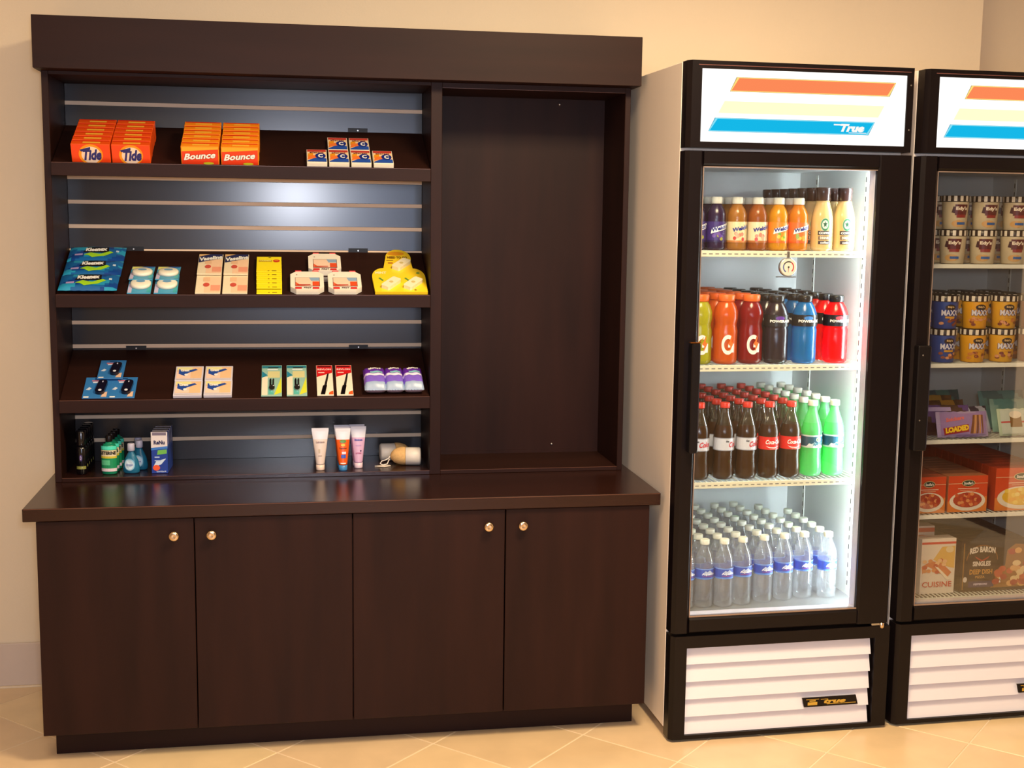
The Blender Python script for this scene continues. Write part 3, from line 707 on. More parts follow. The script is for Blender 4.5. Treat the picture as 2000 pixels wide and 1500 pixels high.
def tube_pack(t, body, capc, wt, h, draw):
    """squeeze tube standing on its cap, flat crimped end up"""
    q = MB(); n = 20; hc = .018; ZZ = [hc, hc+.004]+[hc+.004+(h-hc-.014)*i/8 for i in range(1, 9)]+[h]
    bm_ = prt(body) if isinstance(body, tuple) else body
    crimp = prt((226, 224, 236))
    rings = []
    for z in ZZ:
        k = min(1, (z-hc)/(h-hc-.010)); rx = .0135+(wt/2-.0135)*k; ry = .0125*(1-k)**.8+.0012
        b0 = len(q.v); q.v += [(rx*math.cos(2*PI*i/n), ry*math.sin(2*PI*i/n), z) for i in range(n)]; rings.append(b0)
    for a, b, zt in zip(rings, rings[1:], ZZ[1:]):
        for i in range(n):
            q.f.append((a+i, a+(i+1) % n, b+(i+1) % n, b+i)); q.m.append(q.mi(crimp if zt > h-.026 else bm_)); q.sm.append(zt < h-.005)
    q.f.append(tuple(rings[0]+n-1-i for i in range(n))); q.f.append(tuple(rings[-1]+i for i in range(n))); q.m += [q.mi(bm_), q.mi(crimp)]; q.sm += [False]*2
    obj('tube', q, t)
    q = MB(); q.lathe([(.0130, 0, prt(capc)), (.0136, .001, prt(capc)), (.0138, .0175, prt(capc)), (.011, .0178, prt(capc))], 20); obj('cap', q, t)
    p = Print(); draw(p)
    def f(u, v, L):
        k = v*.78+.04; z = hc+k*(h-hc-.010); rx = .0135+(wt/2-.0135)*k; ry = .0125*(1-k)**.8+.0012; x = (u-.5)*1.5*rx
        return (x, -ry*math.sqrt(max(0, 1-(x/rx)**2))-.0004-EPS*L*1.5, z)
    obj('tube_print', p.build(f), t)
TAN = (216, 196, 188); 
def d1(p): p.text('Lubriderm', .12, .78, .9, .86, (150, 120, 110), 2, .03); p.rect(.3, .40, .5, .55, (196, 176, 150), 1, 3); p.rect(.25, .28, .7, .31, (170, 150, 140), 1, 3)
def d2(p): p.ell(.5, .86, .34, .06, (90, 140, 40), 2, 14); p.ell(.5, .72, .24, .05, (230, 190, 40), 2, 14); p.text('Coppertone', .08, .56, .92, .63, (120, 40, 20), 2, .05); p.rect(.35, .38, .85, .46, (220, 224, 240), 1, 4); p.rect(.25, .22, .85, .35, (60, 90, 190), 1, 4); p.rect(.1, .0, .9, .04, WHITE, 1, 4)
def d3(p): p.text('Skintimate', .1, .80, .9, .88, (100, 90, 170), 2, .05); p.rect(.2, .60, .8, .64, (190, 150, 200), 1, 4); p.text('LOTION', .15, .30, .85, .35, (180, 60, 110), 2, .04); p.rect(.7, .38, .85, .44, (70, 40, 80), 1, 2)
thing_t = thing('lotion_tube', 'pale beige squeeze tube standing on its cap, left of the orange tubes', 'tube', (.983, -.272, DZ)); tube_pack(thing_t, (222, 204, 196), (230, 206, 192), .054, .136, d1)
for j, y in enumerate((-.285, -.252, -.219)):
    t = thing('sunscreen_tube', 'orange squeeze tube with blue cap, %s in its row' % ('front', 'middle', 'rear')[j], 'tube', (1.055-.001*j, y, DZ), (0, 0, 0), 'orange tubes on the deck'); tube_pack(t, (232, 92, 22), (60, 130, 190), .048, .136, d2)
for j, (x, y) in enumerate(((1.106, -.250), (1.103, -.212))):
    t = thing('shave_gel_tube', 'pink and lilac squeeze tube, %s of the two' % ('front', 'rear')[j], 'tube', (x, y, DZ), (0, 0, 0), 'pink tubes on the deck'); tube_pack(t, (214, 172, 206), (224, 200, 214), .050, .136, d3)
# white capsule containers with tan dome, lying down
M_iv = mat('ivory_plastic', (214, 204, 196), .45, noise=.03); M_tan = mat('tan_sponge', (214, 170, 112), .9, noise=.14, nscale=120, bump=.8, bscale=300)
def capsule(t):
    q = MB(); r = .029
    q.lathe([(.0005, -.050, M_iv), (.012, -.0505, M_iv), (.0255, -.049, M_iv), (r, -.045, M_iv), (r, -.001, M_iv), (r*.97, .0, M_iv)], 28, (0, 0, 0), 'x'); q.v = [(-x, y, z+r) for x, y, z in q.v]; obj('cup', q, t)
    q = MB(); q.lathe([(r*.99, .0004, M_tan), (r*1.02, .008, M_tan), (r*.97, .020, M_tan), (r*.78, .036, M_tan), (r*.45, .046, M_tan), (.004, .050, M_tan)], 28, (0, 0, 0), 'x'); q.v = [(-x, y, z+r*1.03) for x, y, z in q.v]; obj('sponge_dome', q, t)
t = thing('sponge_cup', 'white cup with tan sponge dome lying in front, corded tag attached', 'sponge', (1.262, -.222, DZ+.0006), (0, 0, R(-6))); capsule(t)
q = MB(); S_ = mat('white_cord', (226, 214, 206), .7)
q.tube([(-.050, 0, .030), (-.056, -.006, .022), (-.066, -.012, .018), (-.078, -.010, .014), (-.083, -.014, .006), (-.074, -.022, .003), (-.060, -.018, .006), (-.053, -.008, .020)], .0019, S_); obj('cord_loop', q, t)
q = MB(); q.prism([(-.100, -.030), (-.070, -.040), (-.048, -.026), (-.052, -.014), (-.078, -.016)], .0, .0022, prt((226, 212, 196))); obj('tag', q, t)
t = thing('sponge_cup', 'white cup lying behind, its tan sponge dome to the right', 'sponge', (1.232, -.140, DZ+.0006), (0, 0, R(186))); capsule(t)

# ================================================================== REFRIGERATORS
FR = R(1.5)
def floc(x, y, z, X0):      # fridge-local point to room
    a = x+X0-2; return (2+a*math.cos(FR)-y*math.sin(FR), a*math.sin(FR)+y*math.cos(FR), z)
FW = .70
def ftube(q, pts, r, mt): q.tube(pts, r, mt, 5)
def fridge(X0, label, shelves, glassm, litlamp, wirefloor, gap_mark):
    t = thing('display_refrigerator', label, 'refrigerator', floc(0, 0, 0, X0), (0, 0, FR), 'white glass-door merchandisers')
    W = FW; yf = -.712; yb = -.050; zb = .030; zt = 2.0405
    q = MB()
    q.box((0, yf, zb), (.040, yb, zt), M_white, bev=.002); q.box((W-.040, yf, zb), (W, yb, zt), M_white, bev=.002)
    q.box((.040, yb-.040, zb), (W-.040, yb, zt), M_white); q.box((.040, yf, 1.760), (W-.040, yb-.040, zt), M_white); q.box((.040, yf, zb), (W-.040, yb-.040, .370), M_white)
    obj('cabinet_shell', q, t)
    q = MB(); L_ = M_liner
    q.box((.0402, yf+.003, .3705), (.0450, yb-.041, 1.7595), L_); q.box((W-.050, yf+.003, .3705), (W-.0402, yb-.041, 1.7595), L_)
    q.box((.0450, yb-.050, .3705), (W-.050, yb-.041, 1.7595), L_); q.box((.0450, yf+.003, 1.752), (W-.050, yb-.050, 1.7595), L_)
    q.box((.0450, yf+.003, .3705), (W-.050, yb-.050, .3870), mat('liner_floor_metal', (150, 152, 154), .22, metal=.4, noise=.04))
    obj('liner', q, t)
    for x in (.16, W-.16):
        for y in (-.66, -.12):
            q = MB(); q.lathe([(.020, 0, M_black), (.020, .008, M_black), (.010, .010, M_black), (.010, .0299, M_black)], 12, (x, y, 0)); obj('foot', q, t)
    # shelf standards
    for x in (.0462, W-.0515):
        for y in (-.24, -.60):
            q = MB(); q.box((x-.0010, y-.008, .40), (x+.0012, y+.008, 1.74), M_wire)
            for i in range(44): q.box((x-.0015 if x > .3 else x+.0012, y-.002, .42+i*.03), (x-.0010 if x > .3 else x+.0016, y+.002, .436+i*.03), M_blackm)
            obj('shelf_standard', q, t)
    # wire shelves
    for z in shelves:
        q = MB(); x0, x1, ya, yb2 = .052, W-.060, -.688, -.112
        for i in range(34):
            x = x0+.008+(x1-x0-.016)*i/33; q.box((x-.0013, ya+.006, z-.0035), (x+.0013, yb2, z-.0005), M_wire)
        for y in (ya+.012, -.50, -.30, yb2): q.box((x0, y-.003, z-.010), (x1, y+.003, z-.0036), M_wire)
        s = obj('wire_shelf', q, t)
        q = MB(); h_ = .018 if litlamp else .012
        q.box((x0-.004, ya-.004, z-h_), (x1+.018, ya+.002, z+.001), M_rail if litlamp else M_wire, bev=.001)
        r_ = obj('price_rail', q, s)
        if litlamp:
            p = Print()
            for i in range(27): p.rect(.025+i*.034, .42, .025+i*.034+.020, .58, (120, 116, 110), 1)
            obj('rail_marks', p.build(on_front(x1-x0, h_, ya-.004, x0=x0, z0=z-h_)), s)
    if wirefloor:
        q = MB()
        for i in range(40):
            x = .056+(W-.12)*i/39; q.box((x-.0014, -.690, .3935), (x+.0014, -.112, .3965), M_wire)
        for y in (-.692, -.50, -.30, -.112): q.box((.05, y-.003, .3872), (W-.056, y+.003, .3930), M_wire)
        obj('floor_rack', q, t)
    # lamp: vertical tube cover inside the right of the opening
    q = MB(); lm = lit((232, 246, 250), 62.0) if litlamp else mat('lamp_cover_off', (206, 206, 200), .4)
    q.box((W-.092, -.7105, .402), (W-.066, -.692, 1.740), lm, bev=.004); obj('lamp_tube', q, t)
    # sign header
    q = MB(); a, b = 1.7948, 2.0405; hx0, hx1 = .0116, .700
    F = [(hx0-.0105, -.7125), (hx0-.0105, -.752), (hx0, -.768), (hx1, -.768), (hx1, -.7125)]
    def ringz(x0_, x1_, z0_, z1_, y0_, y1_):
        q.box((x0_, y0_, z1_), (x1_, y1_, b), M_black); q.box((x0_, y0_, a), (x1_, y1_, z0_), M_black)
    q.prism(F, 2.0180, b, M_black); q.prism(F, a, 1.8120, M_black)
    q.prism([F[0], F[1], F[2], (.0412, -.768), (.0412, -.7125)], 1.8120, 2.0180, M_black); q.box((.6790, -.768, 1.8120), (hx1, -.7125, 2.0180), M_black)
    q.box((.030, -.7690, 2.0268), (.690, -.7680, 2.0290), mat('header_trim_brown', (96, 60, 56), .3))
    hd = obj('sign_header', q, t)
    sg = MB(); sg.box((.0414, -.7640, 1.8122), (.6788, -.7390, 2.0178), lit((255, 252, 246), 1.25)); sgo = obj('sign_panel', sg, hd)
    p = Print(); XS = lambda x: (x-.0414)/.6374; ZS = lambda z: (z-1.8122)/.2056
    def band(xa, xb, za, zb_, sk, c, c2, L=1):
        def pg(e): return [(XS(xa+e-.0), ZS(za+e*.6)), (XS(xb-e*1.6), ZS(za+e*.6)), (XS(xb+sk-e), ZS(zb_-e*.6)), (XS(xa+sk+e*1.6), ZS(zb_-e*.6))]
        if c2: p.poly(pg(-.001), (120, 110, 90) if c[0] > 150 else (20, 110, 150), L); p.poly(pg(0), c2, L+1)
        p.poly(pg(.004 if c2 else 0), c, L+2)
    band(.128, .624, 1.956, 1.996, .020, (242, 132, 84), (250, 214, 120))
    band(.094, .592, 1.894, 1.928, .018, (255, 250, 200), None)
    band(.066, .562, 1.842, 1.880, .020, (20, 176, 222), (130, 216, 236))
    p.text('True', XS(.466), ZS(1.850), XS(.546), ZS(1.873), WHITE, 5, .06, .12); p.rect(XS(.452), ZS(1.868), XS(.492), ZS(1.872), WHITE, 5); p.rect(XS(.500), ZS(1.8465), XS(.556), ZS(1.8485), WHITE, 5)
    obj('sign_print', p.build(on_front(.6374, .2056, -.7642, x0=.0414, z0=1.8122), lambda c: lit(c, 1.0)), hd)
    for z in (1.86, 1.99):
        q = MB(); q.lathe([(.0028, .7681, M_metal), (.002, .7695, M_metal)], 8, (0, 0, 0), 'y'); q.v = [(x+.691, -y, zz+z) for x, y, zz in q.v]; obj('screw', q, hd)
    # door
    q = MB(); z0, z1 = .345, 1.786; gx0, gx1, gz0, gz1 = .055, .601, .3943, 1.7422; dx0, dx1 = .0, .711
    FD = [(dx0, -.7145), (dx0, -.757), (dx0+.011, -.768), (gx0-.008, -.768), (gx0, -.760), (gx0, -.7145)]
    q.prism(FD, z0, z1, M_black)
    q.prism([(gx1, -.7145), (gx1, -.760), (gx1+.008, -.768), (dx1-.008, -.768), (dx1, -.757), (dx1, -.7145)], z0, z1, M_black)
    q.prism([(-.7145, gz1), (-.760, gz1), (-.768, gz1+.008), (-.768, z1-.004), (-.764, z1), (-.7145, z1)], gx0, gx1, M_black, 'x')
    q.prism([(-.7145, z0), (-.764, z0), (-.768, z0+.004), (-.768, gz0-.008), (-.760, gz0), (-.7145, gz0)], gx0, gx1, M_black, 'x')
    q.box((gx0, -.7632, gz0-.001), (gx1, -.7600, gz0+.0035), mat('silver_bead', (170, 150, 140), .35, metal=.7))
    for a_, b_ in (((gx0, -.7625, gz1-.003), (gx1, -.7600, gz1)), ((gx0, -.7625, gz0), (gx0+.0025, -.7600, gz1))): q.box(a_, b_, mat('silver_bead', (170, 150, 140), .35, metal=.7))
    d = obj('door', q, t)
    q = MB(); GK = mat('lilac_white_gasket', (206, 200, 214), .4)
    q.box((gx1-.0025, -.7485, gz0), (gx1, -.7150, gz1), GK); q.box((gx0, -.7485, gz0), (gx0+.0025, -.7150, gz1), GK); q.box((gx0+.0025, -.7485, gz0), (gx1-.0025, -.7150, gz0+.0025), GK); q.box((gx0+.0025, -.7485, gz1-.0025), (gx1-.0025, -.7150, gz1), GK)
    obj('gasket', q, d)
    q = MB(); q.box((gx0-.004, -.7515, gz0-.004), (gx1+.004, -.7500, gz1+.004), glassm); obj('glass_pane', q, d)
    q = MB(); hz0, hz1 = (.905, 1.232) if litlamp else (.895, 1.218); hxa, hxb = (.026, .052) if litlamp else (.004, .046)
    q.box((hxa, -.800, hz0), (hxb, -.7683, hz1), M_blackm, bev=.003); q.box((hxb-.003, -.8008, hz0+.01), (hxb-.001, -.7995, hz1-.006), mat('handle_painted_highlight', (44, 42, 52), .25)); h = obj('handle', q, d)  # thin lighter strip paints a highlight along the handle edge
    if litlamp:
        q = MB(); q.box((hxa-.006, -.8012, hz1+.0001), (hxb+.001, -.785, hz1+.0022), mat('brass_clip', (190, 120, 50), .3, metal=1)); q.tube([(hxb-.004, -.797, hz1+.002), (hxb+.008, -.799, hz1+.016)], .0013, mat('brass_clip', (190, 120, 50)), 5); obj('end_clip', q, d)
    else:
        for z in (1.19, .99): q = MB(); q.lathe([(.0028, .8009, M_metal), (.002, .8018, M_metal)], 8, (0, 0, 0), 'y'); q.v = [(x+.018, -y, zz+z) for x, y, zz in q.v]; obj('screw', q, d)
    q = MB(); q.box((.655, -.765, .3365), (.699, -.739, .3445), M_metal, bev=.001); q.lathe([(.009, .328, M_knob), (.009, .345, M_knob)], 12, (.690, -.762, 0)); obj('hinge', q, t)
    # louvred grille
    q = MB(); ga, gb = .0088, .3353
    q.prism([(.001, -.7125), (.001, -.755), (.0125, -.768), (.050, -.768), (.050, -.7125)], ga, gb, M_black); q.prism([(.668, -.7125), (.668, -.768), (.716, -.768), (.716, -.7125)], ga, gb, M_black)
    q.box((.050, -.768, .298), (.668, -.7125, gb), M_black); q.box((.050, -.768, ga), (.668, -.7125, .021), M_black); q.box((.0501, -.745, .021), (.668, -.7125, .298), M_black)
    g = obj('grille_frame', q, t)
    for k in range(5):
        z = .298-.0555*k; q = MB()
        q.prism([(-.7460, z), (-.7595, z-.0545), (-.7530, z-.0560), (-.7452, z-.030)], .0505, .6600, M_louver, 'x'); obj('louver_slat', q, g)
    q = MB(); bx0, bx1, bz0 = .434, .622, .084
    q.prism([(bx0+.008, bz0), (bx1, bz0), (bx1-.008, bz0+.030), (bx0, bz0+.030)], -.7640, -.7600, M_black, 'y'); bd = obj('name_badge', q, g)
    p = Print(); GO = (206, 170, 70)
    p.text('true', .36, .30, .76, .74, GO, 2, .05, .12); p.rect(.33, .74, .46, .80, GO, 2); p.rect(.44, .20, .96, .26, GO, 2); p.rect(.10, .18, .27, .52, GO, 2); p.rect(.13, .58, .24, .72, GO, 2); p.rect(.07, .78, .30, .84, (220, 120, 60), 2)
    obj('badge_print', p.build(on_front(bx1-bx0, .030, -.7641, x0=bx0, z0=bz0), lambda c: mat('gold_print', (214, 180, 80), .3, metal=.6)), bd)
    return t
X1, X2 = 1.9981, 2.7397
SA, SB, SC = 1.497, 1.152, .792
f1 = fridge(X1, 'lit glass-door drinks refrigerator beside the dark hutch', (SA, SB, SC), M_glass, True, False, 0)
f2 = fridge(X2, 'unlit glass-door frozen food cabinet at the right edge', (1.460, 1.149, .906, .664), M_glass2, False, True, 0)
q = MB(); q.tube([(.128, -.48, 1.748), (.122, -.485, 1.72), (.110, -.49, 1.695), (.104, -.49, 1.672)], .006, mat('grey_hose', (110, 112, 116), .5), 8); obj('drain_hose', q, f1)
q = MB(); q.box((.150, -.46, 1.672), (.168, -.459, 1.748), prt((220, 214, 206))); obj('hose_tag', q, f1)
# dial thermometer hanging on the top price rail
t = thing('dial_thermometer', 'round dial refrigerator thermometer hanging from the top wire shelf', 'thermometer', floc(.352, -.705, 1.4165, X1), (0, 0, FR))
q = MB(); q.lathe([(.026, -.006, M_metal), (.028, -.004, M_metal), (.028, .005, M_metal), (.0255, .007, M_metal)], 32, (0, 0, 0), 'y'); q.v = [(x, -y, z+.034) for x, y, z in q.v]; obj('case', q, t)
p = Print(); p.ell(0, 0, .0250, .0250, (226, 216, 200), 1, 28); p.ring(0, 0, .018, .018, .8, (60, 80, 150), 2, 8, 150, 240); p.ring(0, 0, .018, .018, .8, (60, 60, 60), 2, 10, 60, 150); p.ring(0, 0, .018, .018, .8, (190, 50, 50), 2, 8, -50, 60)
p.poly([(-.001, .002), (.001, .002), (.0005, -.016), (-.0005, -.016)], (170, 40, 40), 3); p.ell(0, 0, .003, .003, (60, 60, 60), 4, 10)
obj('dial', p.build(lambda u, v, L: (u, -.0071-EPS*L, v+.034)), t)
q = MB(); q.box((-.034, -.006, .003), (.026, .006, .0055), M_metal); q.box((-.004, -.004, .0625), (.004, -.001, .081), M_metal); obj('bracket', q, t)

# ------------------------------------------------------------------ bottles
def P_(pts, mt): return [(r, z, mt) for r, z in pts]
def juice(t, liq, draw):
    q = MB(); q.lathe(P_([(.022, 0), (.0285, .004), (.0300, .010), (.0295, .020), (.0300, .026), (.0300, .084), (.0288, .090), (.0297, .096), (.0290, .108), (.0245, .122), (.0165, .134), (.0145, .139)], liq), 22); obj('bottle_body', q, t)
    q = MB(); q.lathe(P_([(.0160, .1392), (.0170, .141), (.0170, .157), (.0150, .160)], M_cap_w), 22); obj('cap', q, t)
    p = Print(); draw(p); obj('label_print', p.build(on_cyl(.0300, .024, .086, 200, -92)), t)
def welch(bg, low, blot, tagc=WHITE):
    def d(p):
        p.rect(0, 0, 1, 1, bg, 1, 14); p.rect(0, 0, 1, .10, low, 2, 14)
        for i in range(7):
            a = .35+.3*random.random(); b = .15+.28*random.random(); p.ell(a, b, .05, .09, blot[i % len(blot)], 2+i*.2, 10)
        p.poly([(.27, .42), (.30, .68), (.86, .96), (.84, .70)], tagc, 4) if tagc else None
        p.text("Welch's", .29, .50, .80, .70, (36, 44, 130), 6, .05, 0, .20)
    return d
JUI = [('purple grape juice bottle', drink('grape_juice', (44, 20, 60), .25), welch((56, 36, 110), (34, 20, 70), [(110, 80, 160), (150, 150, 60), (90, 60, 150)])),
       ('pale amber juice bottle', drink('apple_juice', (196, 130, 50), .5), welch((224, 204, 160), (190, 120, 60), [(220, 130, 110), (226, 160, 130), (190, 60, 50)], None)),
       ('dark amber juice bottle', drink('peach_juice', (182, 100, 34), .5), welch((226, 206, 170), (170, 100, 50), [(220, 130, 110), (200, 60, 60), (226, 160, 130)], None)),
       ('bright orange-yellow juice bottle', drink('pineapple_juice', (238, 170, 20), .5), welch((246, 130, 30), (230, 100, 20), [(250, 170, 50), (120, 160, 50), (250, 190, 60)])),
       ('deep orange juice bottle', drink('orange_juice', (232, 146, 20), .5), welch((240, 104, 40), (222, 90, 20), [(250, 150, 50), (240, 190, 80), (140, 160, 60)]))]
def column(build, nm, desc, cat, grp, x, y0, z, pitch, n, X0, jit=.002, rot=0, dx=0.0, hidden=0):
    r0 = None; out = []
    for j in range(n):
        lab = '%s, %s' % (desc, 'front one by the glass' if j == 0 else '%s from the glass in its row' % ORD[j])
        jx = random.uniform(-jit, jit) if j else 0
        loc = floc(x+dx*j+jx, y0+pitch*j, z+.0006, X0); rz = (0, 0, FR+R(rot+random.uniform(-14, 14)*(j > 0)))
        if r0 is None: r0 = thing(nm, lab, cat, loc, rz, grp); build(r0)
        else: dup(r0, loc, lab, rz)
for i, (x, kind, side) in enumerate(((.0815, 0, 'outer left '), (.145, 0, 'inner left '), (.211, 1, ''), (.277, 2, ''), (.344, 3, ''), (.409, 4, ''))):
    d = JUI[kind]; column(lambda t: juice(t, d[1], d[2]), 'juice_bottle', d[0]+(' in the %srow' % side if side else ' on the top shelf'), 'bottle', 'fruit juice bottles on the top fridge shelf', x, -.640, SA, .064, 4, X1, .0012)
M_frap = mat('coffee_milk', (214, 180, 120), .12, noise=.02, coat=.5); M_fcap = mat('brown_cap', (58, 34, 30), .25, noise=.05, coat=.3)
def frapp(t):
    q = MB(); q.lathe(P_([(.026, 0), (.0320, .004), (.0335, .012), (.0335, .085), (.0325, .100), (.0285, .122), (.0225, .142), (.0205, .152)], M_frap), 26); obj('glass_bottle', q, t)
    q = MB(); q.lathe(P_([(.0210, .1522), (.0222, .154), (.0215, .170), (.0225, .174), (.0230, .190), (.0210, .193)], M_fcap), 24); obj('cap', q, t)
    p = Print(); GR = (60, 130, 90)
    p.ell(.5, .78, .155, .225, (214, 226, 206), 1, 24); p.ring(.5, .78, .150, .215, .70, GR, 2, 24); p.poly([(.5+.085*math.sin(R(a))*(1 if k % 2 == 0 else .42), .79+.12*math.cos(R(a))*(1 if k % 2 == 0 else .42)) for k, a in enumerate(range(0, 360, 36))], (40, 90, 66), 3)
    p.rect(.26, .42, .74, .56, (60, 50, 50), 2, 6); p.text('COFFEE', .30, .45, .70, .53, WHITE, 4, .05); p.rect(.28, .26, .72, .38, (120, 96, 80), 2, 6); p.text('DRINK', .34, .28, .66, .36, (240, 230, 210), 4, .04); p.rect(.28, .10, .72, .22, (70, 56, 56), 2, 6); p.text('coffee', .36, .12, .64, .20, WHITE, 4, .03)
    obj('label_print', p.build(on_cyl(.0335, .012, .100, 150, -98)), t)
for x, s in ((.489, 'left'), (.561, 'right')):
    column(frapp, 'coffee_bottle', 'creamy brown-capped coffee bottle, %s row' % s, 'bottle', 'coffee drink bottles on the top fridge shelf', x, -.636, SA, .0705, 7, X1, .001)
# sports drinks
def gat(liq):
    def b(t):
        q = MB(); q.lathe(P_([(.028, 0), (.0360, .005), (.0375, .015), (.0375, .060), (.0368, .075), (.0375, .100), (.0335, .118), (.0345, .124), (.0375, .140), (.0370, .158), (.0315, .176), (.0255, .186), (.0235, .190)], liq), 24); obj('bottle_body', q, t)
        q = MB(); O_ = prt((240, 104, 30)); q.lathe(P_([(.0250, .1902), (.0265, .192), (.0265, .208), (.0240, .211)], O_), 24); obj('cap', q, t)
        p = Print(); Wt = (236, 226, 220); p.ring(.5, .5, .20, .36, .60, Wt, 2, 22, 60, 330); p.rect(.5, .40, .70, .54, Wt, 3, 3); p.rect(.61, .22, .70, .50, Wt, 3); p.poly([(.5, .52), (.64, .84), (.60, .6), (.68, .56), (.55, .24), (.57, .46)], (236, 110, 40), 4)
        obj('label_print', p.build(on_cyl(.0375, .018, .102, 150, -96)), t)
    return b
YL = drink('yellow_sports_drink', (206, 200, 40), .5); OR_ = drink('orange_sports_drink', (232, 104, 24), .45); DR = drink('red_sports_drink', (150, 18, 18), .4)
for x, l, d in ((.107, YL, 'yellow'), (.190, OR_, 'orange'), (.2715, DR, 'dark red')):
    column(gat(l), 'sports_drink_bottle', d+' sports drink bottle with orange cap', 'bottle', 'wide orange-capped sports drinks on the second fridge shelf', x, -.630, SB, .0785, 6, X1, .001)
def pwr(liq, logo):
    def b(t):
        q = MB(); q.lathe(P_([(.030, 0), (.0370, .006), (.0380, .016), (.0375, .060), (.0380, .104), (.0355, .110), (.0382, .116), (.0382, .148), (.0350, .158), (.0300, .172), (.0225, .184), (.0205, .188)], liq), 24); obj('bottle_body', q, t)
        q = MB(); q.lathe(P_([(.0215, .1882), (.0230, .190), (.0230, .206), (.0205, .209)], mat('black_cap', (28, 26, 26), .25, noise=.05)), 24); obj('cap', q, t)
        p = Print(); p.rect(0, 0, 1, 1, (26, 24, 26), 1, 26); p.ell(.5, .72, .06, .18, logo, 2, 14); p.text('POWERADE', .37, .34, .66, .58, WHITE, 4, .05)
        obj('label_band', p.build(on_cyl(.0382, .115, .150, 359, -94)), t)
        q = MB(); c2 = [(-.012, .018), (.012, .018), (.009, .092), (.005, .100), (-.005, .100), (-.009, .092)]
    return b
PB = drink('black_sports_drink', (40, 30, 40), .2); PBL = drink('blue_sports_drink', (24, 124, 190), .45); PR = drink('bright_red_sports_drink', (232, 26, 30), .5)
for x, l, d, lg in ((.353, PB, 'blackish purple', (96, 50, 150)), (.446, PBL, 'bright blue', (60, 130, 210)), (.550, PR, 'bright red', (220, 70, 80))):
    column(pwr(l, lg), 'sports_drink_bottle', d+' sports drink bottle with black band', 'bottle', 'black-capped sports drinks on the second fridge shelf', x, -.634, SB, .0795, 6, X1, .0012)
# sodas
def soda(liq, neckm, capm, draw, level=.170, lab_c=-90):
    def b(t):
        q = MB(); pr = [(.020, 0), (.0300, .004), (.0335, .014), (.0330, .040), (.0305, .066), (.0310, .084), (.0318, .092), (.0318, .132), (.0325, .142), (.0315, .152), (.0270, .170), (.0200, .190), (.0140, .206), (.0128, .216), (.0128, .222)]
        q.lathe([(r, z, liq if z < level-.001 else neckm) for r, z in pr], 22); obj('bottle_body', q, t)
        q = MB(); q.lathe(P_([(.0150, .2222), (.0155, .224), (.0153, .237), (.0140, .239)], capm), 20); obj('cap', q, t)
        p = Print(); draw(p); obj('label_print', p.build(on_cyl(.0318, .092, .132, 359, lab_c)), t)
    return b
M_neck = clear('tea_tinted_pet', (206, 196, 176), .07, .06, .2, body=.18, bodycol=(150, 130, 96)); COLA = drink('cola', (70, 44, 22), .35)
M_rc = prt((206, 52, 34)); LEM = drink('lemon_lime', (112, 216, 132), .5); LEMN = drink('lemon_lime_neck', (136, 216, 150), .6)
def dDiet(p): p.rect(0, 0, 1, 1, (206, 206, 214), 1, 26); p.rect(0, .94, 1, 1, (150, 150, 160), 2, 26); p.rect(0, 0, 1, .06, (150, 150, 160), 2, 26); p.text('diet', .42, .66, .47, .84, BLK, 3, .03); p.text('Coke', .46, .26, .64, .70, (196, 30, 36), 4, .03, .12, .06)
def dCoke(p):
    p.rect(0, 0, 1, 1, (214, 40, 32), 1, 26); p.text('Coca-Cola', .39, .42, .66, .78, WHITE, 4, .03, .06, .04)
    p.poly([(.40, .30), (.46, .20), (.54, .18), (.64, .30), (.54, .12), (.45, .14)], WHITE, 3); p.rect(.46, .04, .62, .07, (240, 180, 170), 3)
def dSpr(p):
    p.rect(0, 0, 1, 1, (40, 90, 110), 1, 26); p.rect(0, .88, 1, 1, (190, 214, 216), 2, 26); p.rect(0, 0, 1, .12, (190, 214, 206), 2, 26); p.poly([(.36, .12), (.40, .36), (.44, .30), (.48, .45), (.52, .34), (.62, .40), (.62, .12)], (206, 226, 226), 3)
    p.ell(.55, .66, .045, .19, (206, 226, 190), 3, 16); p.ell(.55, .66, .034, .14, (90, 190, 60), 4, 14); p.text('Sprite', .45, .14, .62, .40, (40, 110, 120), 6, .05, .08, .04)
for x, d, dd, sid in ((.115, 'diet', dDiet, 'leftmost '), (.196, 'diet', dDiet, 'middle '), (.270, 'diet', dDiet, 'right '), (.343, 'cola', dCoke, 'left '), (.415, 'cola', dCoke, 'right ')):
    column(soda(COLA, M_neck, M_rc, dd, lab_c=-90 if d == 'cola' else (-96 if x < .12 else (-70 if x < .2 else -84))), 'cola_bottle', ('silver-label' if d == 'diet' else 'red-label')+' cola bottle in the %srow' % sid, 'bottle', ('silver-label' if d == 'diet' else 'red-label')+' cola bottles on the third fridge shelf', x, -.634, SC, .0705, 7, X1, .0014)
for x, sid in ((.492, 'left '), (.566, 'right ')):
    column(soda(LEM, LEMN, M_cap_w, dSpr), 'lemon_soda_bottle', 'green lemon soda bottle, white cap, %srow' % sid, 'bottle', 'green soda bottles on the third fridge shelf', x, -.622, SC, .0705, 7, X1, .0014)
